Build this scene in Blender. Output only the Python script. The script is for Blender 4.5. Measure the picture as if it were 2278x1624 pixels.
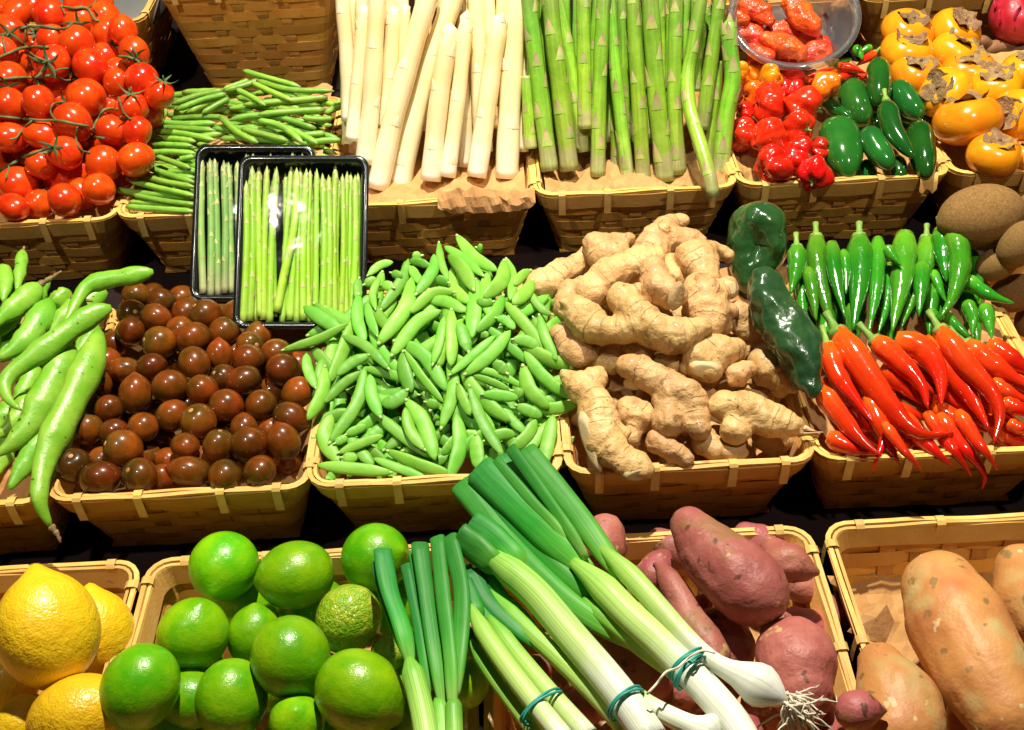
import bpy, bmesh, math, random
import numpy as np
from mathutils import Vector, Matrix, noise
R = random.Random(7)
sc = bpy.context.scene
COL = sc.collection
for _o in list(bpy.data.objects): bpy.data.objects.remove(_o)

# ---------------------------------------------------------------- camera
H = 0.893; PITCH = math.radians(41); ROLL = math.radians(3.0); FPX = 2443.0; W, HH = 2278.0, 1624.0
fwd = Vector((0, math.cos(PITCH), -math.sin(PITCH)))
rt0 = Vector((1, 0, 0)); up0 = rt0.cross(fwd)
upv = up0 * math.cos(ROLL) + rt0 * math.sin(ROLL)
rtv = rt0 * math.cos(ROLL) - up0 * math.sin(ROLL)
CAM = Vector((0, 0, H))
cd = bpy.data.cameras.new('camera'); cam = bpy.data.objects.new('camera', cd); COL.objects.link(cam)
m3 = Matrix((rtv, upv, -fwd)).transposed()
cam.matrix_world = Matrix.Translation(CAM) @ m3.to_4x4()
cd.sensor_width = 36; cd.lens = 36 * FPX / W; cd.clip_start = 0.02; cd.clip_end = 50
cd.dof.use_dof = False
sc.camera = cam
# ---------------------------------------------------------------- light
w = bpy.data.worlds.new('World'); sc.world = w; w.use_nodes = True
bg = w.node_tree.nodes['Background']; bg.inputs[0].default_value = (1.0, 0.86, 0.66, 1); bg.inputs[1].default_value = 0.02
def lamp(loc, target, power, size=0.07, col=(1, .92, .77), cone=95):
    l = bpy.data.lights.new('spot_lamp', 'SPOT'); l.energy = power; l.color = col
    l.shadow_soft_size = size; l.spot_size = math.radians(cone); l.spot_blend = 0.7
    o = bpy.data.objects.new('spot_lamp', l); COL.objects.link(o); o.location = loc
    d = (Vector(target) - Vector(loc)); o.rotation_euler = d.to_track_quat('-Z', 'Y').to_euler()
lamp((0.08, 1.24, 1.92), (0.0, 0.78, 0.1), 258, 0.028)
lamp((-0.60, 0.35, 1.75), (-0.42, 1.20, 0.25), 52, 0.03, cone=52)
lamp((0.62, 0.30, 1.75), (0.44, 1.20, 0.25), 52, 0.03, cone=52)
vs = sc.view_settings; vs.view_transform = 'Standard'; vs.look = 'None'; vs.exposure = 0.0; vs.gamma = 1.0
sc.render.engine = 'CYCLES'

# ---------------------------------------------------------------- pixel helpers (2278 x 1624 reference frame)
def ray(px, py):
    return (fwd + rtv * ((px - W / 2) / FPX) - upv * ((py - HH / 2) / FPX))
def depth(p): return (p - CAM).dot(fwd)
def onz(px, py, z):
    d = ray(px, py); return CAM + d * ((z - H) / d.z)
def ony(px, py, y):
    d = ray(px, py); return CAM + d * (y / d.y)
def project(p):
    d = p - CAM; k = d.dot(fwd)
    return (W / 2 + FPX * d.dot(rtv) / k, HH / 2 - FPX * d.dot(upv) / k)
def zone(x0, y0, src, zw):
    k = src / zw * 0.5699
    f = lambda x, y: (x0 * 0.5699 + x * k, y0 * 0.5699 + y * k)
    f.k = k
    return f
Z1 = zone(0, 0, 1350, 2278); Z2 = zone(1320, 0, 1350, 2278); Z3 = zone(2640, 0, 1357, 2278); Z4 = zone(0, 940, 1350, 2278)
ZP = zone(1100, 900, 1350, 2192); ZG = zone(2000, 800, 1300, 1836); ZC = zone(2750, 700, 1247, 1558)
ZL = zone(0, 1850, 1350, 2192); ZQ = zone(1200, 1700, 1300, 1836); ZR = zone(2200, 1850, 1200, 1949); ZS = zone(2900, 1900, 1097, 1875)
ZD = zone(0, 0, 3997, 2278)

# ---------------------------------------------------------------- object helpers
def tag(o, label=None, cat=None, group=None, kind=None):
    if label: o['label'] = label
    if cat: o['category'] = cat
    if group: o['group'] = group
    if kind: o['kind'] = kind
    return o
def mk(name, verts, faces, mat, parent=None, loc=None, t=None, smooth=True, s=None):
    """mesh object; verts in world coordinates, origin moved to loc (or the centroid)"""
    if loc is None:
        a = np.array([tuple(v) for v in verts]); loc = Vector((a.min(0) + a.max(0)) / 2)
    me = bpy.data.meshes.new(name)
    me.from_pydata([tuple(Vector(v) - loc) for v in verts], [], faces)
    if smooth: me.polygons.foreach_set('use_smooth', [True] * len(me.polygons))
    if t is not None:
        at = me.attributes.new('t', 'FLOAT', 'POINT'); at.data.foreach_set('value', list(t))
        if len(LASTA) == len(verts):
            at = me.attributes.new('ang', 'FLOAT', 'POINT'); at.data.foreach_set('value', list(LASTA))
    me.materials.append(mat)
    o = bpy.data.objects.new(name, me); COL.objects.link(o); o.location = loc
    if parent:
        o.parent = parent
        o.location = loc - parent_loc(parent)
    return o
def parent_loc(p):
    l = p.location.copy()
    while p.parent: p = p.parent; l = l + p.location
    return l
def inst(name, me, mat4, parent=None):
    o = bpy.data.objects.new(name, me); COL.objects.link(o)
    if parent:
        o.parent = parent; o.matrix_local = parent.matrix_world_cache.inverted() @ mat4 if hasattr(parent, 'matrix_world_cache') else mat4
    else: o.matrix_world = mat4
    return o
def child(name, me, world, parent):
    """child placed by a world matrix (parent's own matrix is built from its loc/rot/scale)"""
    o = bpy.data.objects.new(name, me); COL.objects.link(o); o.parent = parent
    o.matrix_basis = wmat(parent).inverted() @ world
    return o
def wmat(o):
    m = o.matrix_basis.copy()
    return wmat(o.parent) @ m if o.parent else m
def mesh(name, verts, faces, mat, t=None, smooth=True):
    me = bpy.data.meshes.new(name); me.from_pydata([tuple(v) for v in verts], [], faces)
    if smooth: me.polygons.foreach_set('use_smooth', [True] * len(me.polygons))
    if t is not None:
        at = me.attributes.new('t', 'FLOAT', 'POINT'); at.data.foreach_set('value', list(t))
    me.materials.append(mat); return me
def empty(name, loc):
    o = bpy.data.objects.new(name, None); COL.objects.link(o); o.location = loc; o.empty_display_size = .02; return o
LASTA = []
def cr(P, n):
    """Catmull-Rom through tuples/Vectors -> n samples, arc-length-ish"""
    P = [np.array(tuple(p), float) for p in P]
    if len(P) == 1: return [P[0]] * n
    Q = [2 * P[0] - P[1]] + P + [2 * P[-1] - P[-2]]
    fine = []
    for i in range(1, len(Q) - 2):
        a, b, c, d = Q[i - 1], Q[i], Q[i + 1], Q[i + 2]
        for j in range(16):
            u = j / 16
            fine.append(.5 * (2 * b + (c - a) * u + (2 * a - 5 * b + 4 * c - d) * u * u + (3 * b - a - 3 * c + d) * u ** 3))
    fine.append(P[-1]); F = np.array(fine)
    L = np.concatenate([[0], np.cumsum(np.linalg.norm(np.diff(F[:, :2], axis=0), axis=1) + 1e-9)])
    T = np.linspace(0, L[-1], n)
    return [np.array([np.interp(x, L, F[:, k]) for k in range(F.shape[1])]) for x in T]
def sweep(pts, ra, rb=None, nseg=10, ref=None, roll=0.0, mod=None, capround=True):
    """tube along pts with half-widths ra (across the view) and rb (towards it); returns verts, faces, t"""
    pts = [Vector(p) for p in pts]; n = len(pts)
    if rb is None: rb = ra
    V, F, T = [], [], []
    side = None
    for i, p in enumerate(pts):
        tan = (pts[min(i + 1, n - 1)] - pts[max(i - 1, 0)])
        tan = tan.normalized() if tan.length > 1e-9 else Vector((0, 0, 1))
        rf = ref if ref is not None else (p - CAM).normalized()
        s = tan.cross(rf)
        if s.length < .15: s = (side if side else tan.orthogonal())
        s = (s - tan * s.dot(tan)).normalized()
        if side and s.dot(side) < 0: s = -s
        side = s; nn = s.cross(tan).normalized()
        for j in range(nseg):
            a = 2 * math.pi * j / nseg + roll
            k = 1.0 if mod is None else mod(i / (n - 1), 2 * math.pi * j / nseg)
            c, d = math.cos(2 * math.pi * j / nseg) * ra[i] * k, math.sin(2 * math.pi * j / nseg) * rb[i] * k
            if roll: c, d = c * math.cos(roll) - d * math.sin(roll), c * math.sin(roll) + d * math.cos(roll)
            V.append(p + s * c + nn * d); T.append(i / (n - 1))
    for i in range(n - 1):
        for j in range(nseg):
            a, b = i * nseg + j, i * nseg + (j + 1) % nseg
            F.append((a, b, b + nseg, a + nseg))
    for e, i in ((0, 0), (1, n - 1)):
        c = len(V); V.append(pts[i]); T.append(float(e))
        for j in range(nseg):
            a, b = i * nseg + j, i * nseg + (j + 1) % nseg
            F.append((b, a, c) if e == 0 else (a, b, c))
    LASTA[:] = [abs((j % nseg) / nseg - .5) * 2 for j in range(n * nseg)] + [.5, .5]
    return V, F, T
def lathe(prof, nseg=20, mod=None):
    """profile [(r,z)...] from top pole to bottom pole (poles r=0)"""
    V, F, T = [], [], []
    n = len(prof)
    for i, (r, z) in enumerate(prof):
        for j in range(nseg):
            a = 2 * math.pi * j / nseg
            k, dz = (1, 0) if mod is None else mod(i / (n - 1), a)
            V.append(Vector((r * k * math.cos(a), r * k * math.sin(a), z + dz))); T.append(i / (n - 1))
    for i in range(n - 1):
        for j in range(nseg):
            a, b = i * nseg + j, i * nseg + (j + 1) % nseg
            F.append((a, a + nseg, b + nseg, b))
    for i, e in ((0, 0), (n - 1, 1)):
        c = len(V); z = sum(V[i * nseg + j].z for j in range(nseg)) / nseg
        V.append(Vector((0, 0, z))); T.append(float(e))
        for j in range(nseg):
            a, b = i * nseg + j, i * nseg + (j + 1) % nseg
            F.append((c, a, b) if e == 0 else (b, a, c))
    return V, F, T

# ---------------------------------------------------------------- materials
def material(name, c1, c2=None, nscale=60, rough=.35, spec=.5, coat=0, bump=None, bump2=None, ramp=None, rand=.12, hue=.012,
             spots=None, sss=0, sheen=0, detail=3, coords='Object', stretch=None, ndist=0, croughness=.08, ssr=(1,.3,.1), mixpos=(.35,.7), ringattr=None, lines=None):
    m = bpy.data.materials.new(name); m.use_nodes = True; nt = m.node_tree; N = nt.nodes; L = nt.links
    b = N['Principled BSDF']
    tc = N.new('ShaderNodeTexCoord'); vec = tc.outputs[coords]
    oi = N.new('ShaderNodeObjectInfo')
    add = N.new('ShaderNodeVectorMath'); add.operation = 'ADD'
    cmb = N.new('ShaderNodeVectorMath'); cmb.operation = 'SCALE'; cmb.inputs[3].default_value = 9.0
    c3 = N.new('ShaderNodeCombineXYZ')
    for i in range(3): L.new(oi.outputs['Random'], c3.inputs[i])
    L.new(c3.outputs[0], cmb.inputs[0]); L.new(vec, add.inputs[0]); L.new(cmb.outputs[0], add.inputs[1]); vec = add.outputs[0]
    if stretch:
        mp = N.new('ShaderNodeMapping'); mp.inputs['Scale'].default_value = stretch; L.new(vec, mp.inputs[0]); vec = mp.outputs[0]
    def rgb(c): return (c[0], c[1], c[2], 1)
    nz = N.new('ShaderNodeTexNoise'); nz.inputs['Scale'].default_value = nscale; nz.inputs['Detail'].default_value = detail
    nz.inputs['Distortion'].default_value = ndist
    L.new(vec, nz.inputs['Vector'])
    cur = None
    mr = N.new('ShaderNodeMapRange'); mr.inputs[1].default_value = mixpos[0]; mr.inputs[2].default_value = mixpos[1]
    L.new(nz.outputs['Fac'], mr.inputs[0])
    if ramp:
        at = N.new('ShaderNodeAttribute'); at.attribute_name = 't'
        fac = at.outputs['Fac']
        ad = N.new('ShaderNodeMath'); ad.operation = 'MULTIPLY_ADD'; ad.inputs[1].default_value = .16; ad.inputs[2].default_value = -.08
        L.new(nz.outputs['Fac'], ad.inputs[0]); ad2 = N.new('ShaderNodeMath'); L.new(ad.outputs[0], ad2.inputs[0]); L.new(fac, ad2.inputs[1])
        r = N.new('ShaderNodeValToRGB'); el = r.color_ramp.elements
        while len(el) < len(ramp): el.new(.5)
        for e, (p, c) in zip(el, ramp): e.position = p; e.color = rgb(c)
        L.new(ad2.outputs[0], r.inputs[0]); cur = r.outputs[0]
        if c2 is not None:
            mx = N.new('ShaderNodeMix'); mx.data_type = 'RGBA'; mx.blend_type = 'MULTIPLY'; mx.inputs[0].default_value = 1
            mx2 = N.new('ShaderNodeMix'); mx2.data_type = 'RGBA'; mx2.inputs[6].default_value = (1, 1, 1, 1); mx2.inputs[7].default_value = rgb(c2)
            L.new(mr.outputs[0], mx2.inputs[0]); L.new(cur, mx.inputs[6]); L.new(mx2.outputs[2], mx.inputs[7]); cur = mx.outputs[2]
    else:
        mx = N.new('ShaderNodeMix'); mx.data_type = 'RGBA'; mx.inputs[6].default_value = rgb(c1); mx.inputs[7].default_value = rgb(c2 or c1)
        L.new(mr.outputs[0], mx.inputs[0]); cur = mx.outputs[2]
    if spots:   # (scale, threshold, colour, softness)
        for (s_, th, c_, so) in spots:
            v = N.new('ShaderNodeTexNoise'); v.inputs['Scale'].default_value = s_; v.inputs['Detail'].default_value = 2; L.new(vec, v.inputs['Vector'])
            q = N.new('ShaderNodeMapRange'); q.inputs[1].default_value = th; q.inputs[2].default_value = th + so; L.new(v.outputs['Fac'], q.inputs[0])
            mx = N.new('ShaderNodeMix'); mx.data_type = 'RGBA'; L.new(q.outputs[0], mx.inputs[0]); L.new(cur, mx.inputs[6]); mx.inputs[7].default_value = rgb(c_); cur = mx.outputs[2]
    lineout = None
    if lines:   # fine streaks along the length: (count, darkening)
        a1 = N.new('ShaderNodeAttribute'); a1.attribute_name = 'ang'; a2 = N.new('ShaderNodeAttribute'); a2.attribute_name = 't'
        q1 = N.new('ShaderNodeMath'); q1.operation = 'MULTIPLY'; q1.inputs[1].default_value = lines[0]; L.new(a1.outputs['Fac'], q1.inputs[0])
        q2 = N.new('ShaderNodeMath'); q2.operation = 'MULTIPLY'; q2.inputs[1].default_value = 3.0; L.new(a2.outputs['Fac'], q2.inputs[0])
        q3 = N.new('ShaderNodeMath'); q3.operation = 'MULTIPLY'; q3.inputs[1].default_value = 40; L.new(oi.outputs['Random'], q3.inputs[0])
        cx_ = N.new('ShaderNodeCombineXYZ'); L.new(q1.outputs[0], cx_.inputs[0]); L.new(q2.outputs[0], cx_.inputs[1]); L.new(q3.outputs[0], cx_.inputs[2])
        ln_ = N.new('ShaderNodeTexNoise'); ln_.inputs['Scale'].default_value = 1; ln_.inputs['Detail'].default_value = 2; L.new(cx_.outputs[0], ln_.inputs['Vector']); lineout = ln_.outputs['Fac']
        q4 = N.new('ShaderNodeMapRange'); q4.inputs[1].default_value = .38; q4.inputs[2].default_value = .62; q4.inputs[3].default_value = lines[1]; q4.inputs[4].default_value = 1.12; L.new(lineout, q4.inputs[0])
        hv = N.new('ShaderNodeHueSaturation'); L.new(cur, hv.inputs['Color']); L.new(q4.outputs[0], hv.inputs['Value']); cur = hv.outputs[0]
    if ringattr:
        at2 = N.new('ShaderNodeAttribute'); at2.attribute_name = 'ringpos'
        nq = N.new('ShaderNodeTexNoise'); nq.inputs['Scale'].default_value = 130; L.new(vec, nq.inputs['Vector'])
        n2 = N.new('ShaderNodeTexNoise'); n2.inputs['Scale'].default_value = 40; L.new(vec, n2.inputs['Vector'])
        r1 = N.new('ShaderNodeMath'); r1.operation = 'MULTIPLY_ADD'; r1.inputs[1].default_value = .30; L.new(nq.outputs['Fac'], r1.inputs[0]); L.new(at2.outputs['Fac'], r1.inputs[2])
        r2 = N.new('ShaderNodeMath'); r2.operation = 'PINGPONG'; r2.inputs[1].default_value = .5; L.new(r1.outputs[0], r2.inputs[0])
        r3 = N.new('ShaderNodeMapRange'); r3.inputs[1].default_value = 0; r3.inputs[2].default_value = .075; r3.inputs[3].default_value = 1; r3.inputs[4].default_value = 0; L.new(r2.outputs[0], r3.inputs[0])
        r4 = N.new('ShaderNodeMapRange'); r4.inputs[1].default_value = .40; r4.inputs[2].default_value = .60; L.new(n2.outputs['Fac'], r4.inputs[0])
        r5 = N.new('ShaderNodeMath'); r5.operation = 'MULTIPLY'; L.new(r3.outputs[0], r5.inputs[0]); L.new(r4.outputs[0], r5.inputs[1]); lineout = r5.outputs[0]
        mx = N.new('ShaderNodeMix'); mx.data_type = 'RGBA'; L.new(r5.outputs[0], mx.inputs[0]); L.new(cur, mx.inputs[6]); mx.inputs[7].default_value = rgb(ringattr); cur = mx.outputs[2]
    if rand:
        hs = N.new('ShaderNodeHueSaturation'); L.new(cur, hs.inputs['Color'])
        q = N.new('ShaderNodeMapRange'); q.inputs[3].default_value = 1 - rand; q.inputs[4].default_value = 1 + rand; L.new(oi.outputs['Random'], q.inputs[0]); L.new(q.outputs[0], hs.inputs['Value'])
        wn = N.new('ShaderNodeTexWhiteNoise'); wn.noise_dimensions = '1D'; L.new(oi.outputs['Random'], wn.inputs['W'])
        q = N.new('ShaderNodeMapRange'); q.inputs[3].default_value = .5 - hue; q.inputs[4].default_value = .5 + hue; L.new(wn.outputs[0], q.inputs[0]); L.new(q.outputs[0], hs.inputs['Hue'])
        cur = hs.outputs[0]
    L.new(cur, b.inputs['Base Color'])
    b.inputs['Roughness'].default_value = rough; b.inputs['Specular IOR Level'].default_value = spec
    b.inputs['Coat Weight'].default_value = coat; b.inputs['Coat Roughness'].default_value = croughness
    if sss:
        b.inputs['Subsurface Weight'].default_value = sss; b.inputs['Subsurface Radius'].default_value = ssr; b.inputs['Subsurface Scale'].default_value = .006
    if sheen: b.inputs['Sheen Weight'].default_value = sheen; b.inputs['Sheen Roughness'].default_value = .4
    prev = None
    if lineout is not None:
        bn = N.new('ShaderNodeBump'); bn.inputs['Distance'].default_value = .0012; bn.inputs['Strength'].default_value = .5 if ringattr else .2; bn.invert = bool(ringattr); L.new(lineout, bn.inputs['Height']); prev = bn.outputs[0]
    for bp in (bump, bump2):
        if not bp: continue
        kind, s_, dist, st = bp
        if kind == 'noise':
            x = N.new('ShaderNodeTexNoise'); x.inputs['Scale'].default_value = s_; x.inputs['Detail'].default_value = 3; out = x.outputs['Fac']
        elif kind == 'voro':
            x = N.new('ShaderNodeTexVoronoi'); x.inputs['Scale'].default_value = s_; out = x.outputs['Distance']; x.feature = 'SMOOTH_F1'
        elif kind == 'wave':
            x = N.new('ShaderNodeTexWave'); x.inputs['Scale'].default_value = s_; x.inputs['Distortion'].default_value = 6; x.inputs['Detail'].default_value = 2; out = x.outputs['Fac']
        L.new(vec, x.inputs['Vector'])
        bn = N.new('ShaderNodeBump'); bn.inputs['Distance'].default_value = dist; bn.inputs['Strength'].default_value = st
        L.new(out, bn.inputs['Height'])
        if prev: L.new(prev, bn.inputs['Normal'])
        prev = bn.outputs[0]
    if prev:
        L.new(prev, b.inputs['Normal'])
    return m
M = {}
M['tomato'] = material('tomato_skin', (.62, .030, .004), (.72, .075, .004), 1.2, .2, .5, .35, rand=.16, hue=.004, bump=('noise', 2.5, .002, .15), sss=.06)
M['kumato'] = material('brown_tomato_skin', None, (.42,.60,.5), 1.3, .30, .22, .5, rand=.42, hue=.008, croughness=.07, ramp=[(0, (.055, .036, .004)), (.30, (.14, .044, .004)), (.6, (.21, .046, .004)), (.97, (.22, .038, .004))])
M['calyx'] = material('tomato_calyx', (.04, .085, .02), (.075, .11, .03), 300, .6, rand=.2)
M['vine'] = material('vine_stem', (.075, .105, .025), (.13, .15, .045), 120, .6, rand=.15, bump=('noise', 500, .001, .4))
M['bean'] = material('green_bean_skin', None, (.72, .85, .7), 90, .42, .4, rand=.22, hue=.014, ramp=[(0, (.24, .26, .08)), (.06, (.22, .42, .045)), (.9, (.24, .45, .05)), (.99, (.32, .42, .12))], lines=(6, .85), bump=('noise', 130, .0012, .5), stretch=(1, 1, 1))
M['broad'] = material('broad_bean_skin', (.14, .39, .018), (.25, .48, .045), 45, .36, .45, rand=.10, hue=.01, spots=[(170, .70, (.05, .09, .015), .04)], bump=('noise', 90, .002, .45), bump2=('noise', 420, .0005, .35))
M['pea'] = material('pea_pod_skin', (.125, .385, .028), (.195, .45, .055), 40, .45, .35, 0, rand=.24, hue=.013, bump=('noise', 110, .0014, .35), bump2=('noise', 700, .0003, .3))
M['pea_end'] = material('pea_pod_end', (.36, .55, .16), (.42, .56, .2), 90, .5, rand=.1)
M['wasp'] = material('white_asparagus_skin', None, (.95, .91, .80), 30, .3, .5, .15, rand=.06, hue=.006, ramp=[(0, (.93, .88, .74)), (.25, (.88, .76, .47)), (.8, (.86, .68, .35)), (1, (.88, .76, .50))], bump=('noise', 90, .0008, .3), sss=.08)
M['wscale'] = material('white_asparagus_scale', (.85, .72, .44), (.92, .82, .58), 200, .4, rand=.06, hue=.005)
M['gasp'] = material('green_asparagus_skin', None, (.75, .82, .62), 55, .36, .45, .05, rand=.18, hue=.015, ramp=[(0, (.40, .46, .16)), (.09, (.42, .40, .18)), (.18, (.33, .52, .06)), (.45, (.27, .52, .035)), (.85, (.20, .43, .04)), (1, (.30, .40, .10))], lines=(9, .86), bump=('noise', 200, .0008, .4))
M['gscale'] = material('green_asparagus_scale', None, (.8, .85, .7), 1.2, .5, rand=.22, hue=.02, ramp=[(0, (.36, .50, .09)), (.35, (.44, .44, .16)), (.7, (.46, .30, .20)), (1, (.30, .17, .12))])
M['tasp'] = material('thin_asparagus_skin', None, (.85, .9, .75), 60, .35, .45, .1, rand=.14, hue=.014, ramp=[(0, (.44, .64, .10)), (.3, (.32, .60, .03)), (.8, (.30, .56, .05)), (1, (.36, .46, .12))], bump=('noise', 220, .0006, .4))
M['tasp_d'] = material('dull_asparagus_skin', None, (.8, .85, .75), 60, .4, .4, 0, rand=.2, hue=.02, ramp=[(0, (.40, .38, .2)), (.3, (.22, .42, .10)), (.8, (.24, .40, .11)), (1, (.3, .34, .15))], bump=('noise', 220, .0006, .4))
M['tscale'] = material('thin_asparagus_scale', (.46, .52, .16), (.5, .44, .2), 200, .45, rand=.2)
M['bonnet'] = material('scotch_bonnet_red', (.52, .010, .005), (.62, .022, .005), 3, .18, .5, .5, rand=.2, hue=.003, bump=('noise', 3.5, .003, .2))
M['bonnet_o'] = material('scotch_bonnet_orange', (.80, .17, .005), (.80, .27, .008), 3, .2, .5, .5, rand=.15, hue=.02, bump=('noise', 3.5, .003, .2))
M['redchili'] = material('red_chilli_skin', None, (.9, .7, .6), 55, .14, .5, .7, rand=.12, hue=.003, ramp=[(0, (.82, .12, .008)), (.25, (.76, .048, .007)), (.6, (.62, .014, .004)), (1, (.54, .012, .003))], bump=('noise', 70, .003, .3), bump2=('noise', 260, .0006, .25))
M['greenchili'] = material('green_chilli_skin', None, (.75, .9, .7), 55, .16, .5, .7, rand=.25, hue=.012, ramp=[(0, (.13, .38, .02)), (.3, (.04, .24, .012)), (1, (.045, .25, .012))], bump=('noise', 95, .003, .3), bump2=('wave', 60, .0006, .2))
M['stem'] = material('pepper_stem', (.15, .32, .04), (.25, .38, .08), 120, .5, rand=.15)
M['jalapeno'] = material('jalapeno_skin', (.010, .085, .010), (.02, .125, .013), 30, .13, .5, .7, rand=.3, hue=.015, bump=('noise', 45, .003, .22), bump2=('noise', 250, .0005, .15))
M['poblano'] = material('poblano_skin', (.016, .06, .014), (.03, .09, .022), 30, .22, .5, .8, rand=.1, bump=('noise', 40, .010, .35))
M['poblano2'] = material('ripening_poblano_skin', (.014, .05, .016), (.026, .075, .022), 30, .28, .5, .5, rand=.05, spots=[(26, .66, (.16, .03, .01), .1)], bump=('noise', 45, .010, .35), bump2=('noise', 200, .001, .3))
M['ginger'] = material('ginger_skin', (.53, .30, .115), (.66, .42, .18), 45, .5, .35, .05, rand=.14, hue=.008, spots=[(38, .60, (.40, .21, .08), .14), (30, .62, (.66, .45, .22), .1), (210, .67, (.28, .14, .05), .06)], bump=('noise', 120, .004, .5), bump2=('noise', 430, .0015, .5), ringattr=(.24, .115, .035), detail=6)
M['ginger_cut'] = material('ginger_cut', (.66, .52, .26), (.56, .46, .22), 150, .6, rand=.05, bump=('noise', 500, .0006, .5))
M['ginger_fibre'] = material('ginger_fibre', (.72, .55, .33), (.6, .42, .22), 150, .7, rand=.05)
M['kiwi'] = material('kiwi_skin', (.29, .16, .05), (.20, .105, .034), 9, .85, .15, rand=.12, bump=('noise', 40, .0015, .7), spots=[(30, .56, (.38, .23, .09), .1)])
M['persimmon'] = material('persimmon_skin', (.80, .27, .006), (.84, .36, .01), 2, .22, .5, .35, rand=.08, hue=.01, bump=('noise', 4, .002, .15), spots=[(14, .73, (.30, .12, .02), .03)])
M['pcalyx'] = material('persimmon_calyx', (.19, .105, .04), (.33, .22, .11), 4, .75, .2, rand=.15, bump=('noise', 9, .006, .6), detail=6)
M['lime'] = material('lime_skin', (.10, .38, .002), (.25, .50, .004), 1.3, .30, .4, .22, rand=.14, hue=.014, spots=[(11, .70, (.33, .42, .05), .05)], bump=('voro', 36, .002, .13), bump2=('noise', 6, .004, .15), croughness=.16)
M['lime_y'] = material('yellowing_lime_skin', (.20, .44, .012), (.42, .50, .03), 3.5, .22, .5, .35, rand=.05, bump=('voro', 26, .003, .32), bump2=('noise', 7, .012, .35), croughness=.14)
M['lemon'] = material('lemon_skin', (.84, .50, .010), (.88, .58, .016), 2, .35, .5, .15, rand=.06, hue=.006, bump=('voro', 24, .003, .20), bump2=('noise', 5, .008, .22), croughness=.2)
M['redpot'] = material('red_sweet_potato_skin', (.35, .082, .075), (.49, .165, .135), 35, .5, .4, rand=.16, hue=.012, spots=[(26, .58, (.34, .15, .07), .12), (75, .64, (.15, .06, .035), .05), (60, .66, (.54, .34, .14), .04)], bump=('noise', 60, .006, .3), bump2=('noise', 330, .0015, .4), detail=6)
M['swpot'] = material('orange_sweet_potato_skin', (.50, .21, .065), (.60, .29, .085), 30, .48, .4, rand=.1, hue=.01, spots=[(22, .56, (.50, .36, .14), .14), (60, .64, (.28, .17, .06), .05), (16, .62, (.44, .14, .05), .15), (80, .68, (.66, .48, .24), .04)], bump=('noise', 45, .005, .3), bump2=('noise', 330, .0012, .35), detail=6)
M['onion'] = material('spring_onion', None, (.86, .92, .8), 70, .42, .4, 0, rand=.06, hue=.006, ramp=[(0, (.03, .22, .035)), (.30, (.05, .32, .03)), (.45, (.18, .48, .05)), (.58, (.40, .66, .13)), (.72, (.56, .74, .27)), (.80, (.84, .87, .74)), (1, (.86, .86, .80))], lines=(30, .84))
M['onion_leaf'] = material('spring_onion_leaf', None, (.7, .88, .7), 60, .5, .35, 0, rand=.16, hue=.012, ramp=[(0, (.03, .22, .035)), (.55, (.04, .29, .03)), (.8, (.10, .40, .04)), (.97, (.30, .56, .12))], lines=(16, .92))
M['root'] = material('onion_roots', (.80, .74, .60), (.7, .6, .46), 100, .7)
M['band'] = material('rubber_band', (.02, .30, .25), (.03, .36, .28), 100, .45)
M['paper'] = material('brown_paper', (.46, .25, .085), (.54, .31, .12), 60, .8, .2, rand=.1, bump=('noise', 90, .004, .4), bump2=('noise', 700, .0004, .4))
M['cane'] = material('split_cane', (.68, .38, .09), (.80, .50, .15), 30, .4, .45, .06, rand=.16, hue=.008, spots=[(60, .7, (.36, .18, .05), .08)], bump=('noise', 300, .0008, .5), stretch=(1, 1, 1))
M['binding'] = material('binding_cane', (.62, .38, .10), (.70, .46, .14), 80, .4, rand=.1, bump=('noise', 400, .0006, .4))
M['weaver'] = material('weaver_strip', (.62, .31, .05), (.76, .43, .09), 22, .45, .4, .05, rand=.2, hue=.01, bump=('noise', 260, .0008, .5), spots=[(40, .66, (.38, .20, .055), .12)])
M['stake'] = material('stake_strip', (.44, .20, .04), (.58, .31, .08), 60, .45, .4, .05, rand=.24, hue=.012, bump=('noise', 260, .0008, .5))
M['shelf'] = material('shelf_cloth', (.012, .006, .006), (.02, .008, .008), 30, .8, .2, rand=0)
M['tray'] = material('black_tray', (.006, .008, .009), (.008, .011, .012), 30, .22, .5, .3, rand=0)
M['dragon'] = material('dragon_fruit_skin', (.42, .012, .05), (.55, .03, .08), 40, .4, .45, .1, rand=.05, bump=('noise', 70, .003, .4))
M['tuber'] = material('brown_tuber_skin', (.23, .11, .045), (.30, .16, .07), 50, .6, .3, rand=.12, bump=('noise', 120, .002, .4))
M['wrinkled'] = material('wrinkled_red_pepper', (.60, .025, .008), (.72, .09, .012), 55, .3, .5, .3, rand=.12, hue=.01, bump=('noise', 120, .006, .6), bump2=('noise', 330, .002, .5))
M['stone'] = material('grey_lid', (.11, .115, .11), (.13, .135, .13), 30, .5, rand=0)
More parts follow.
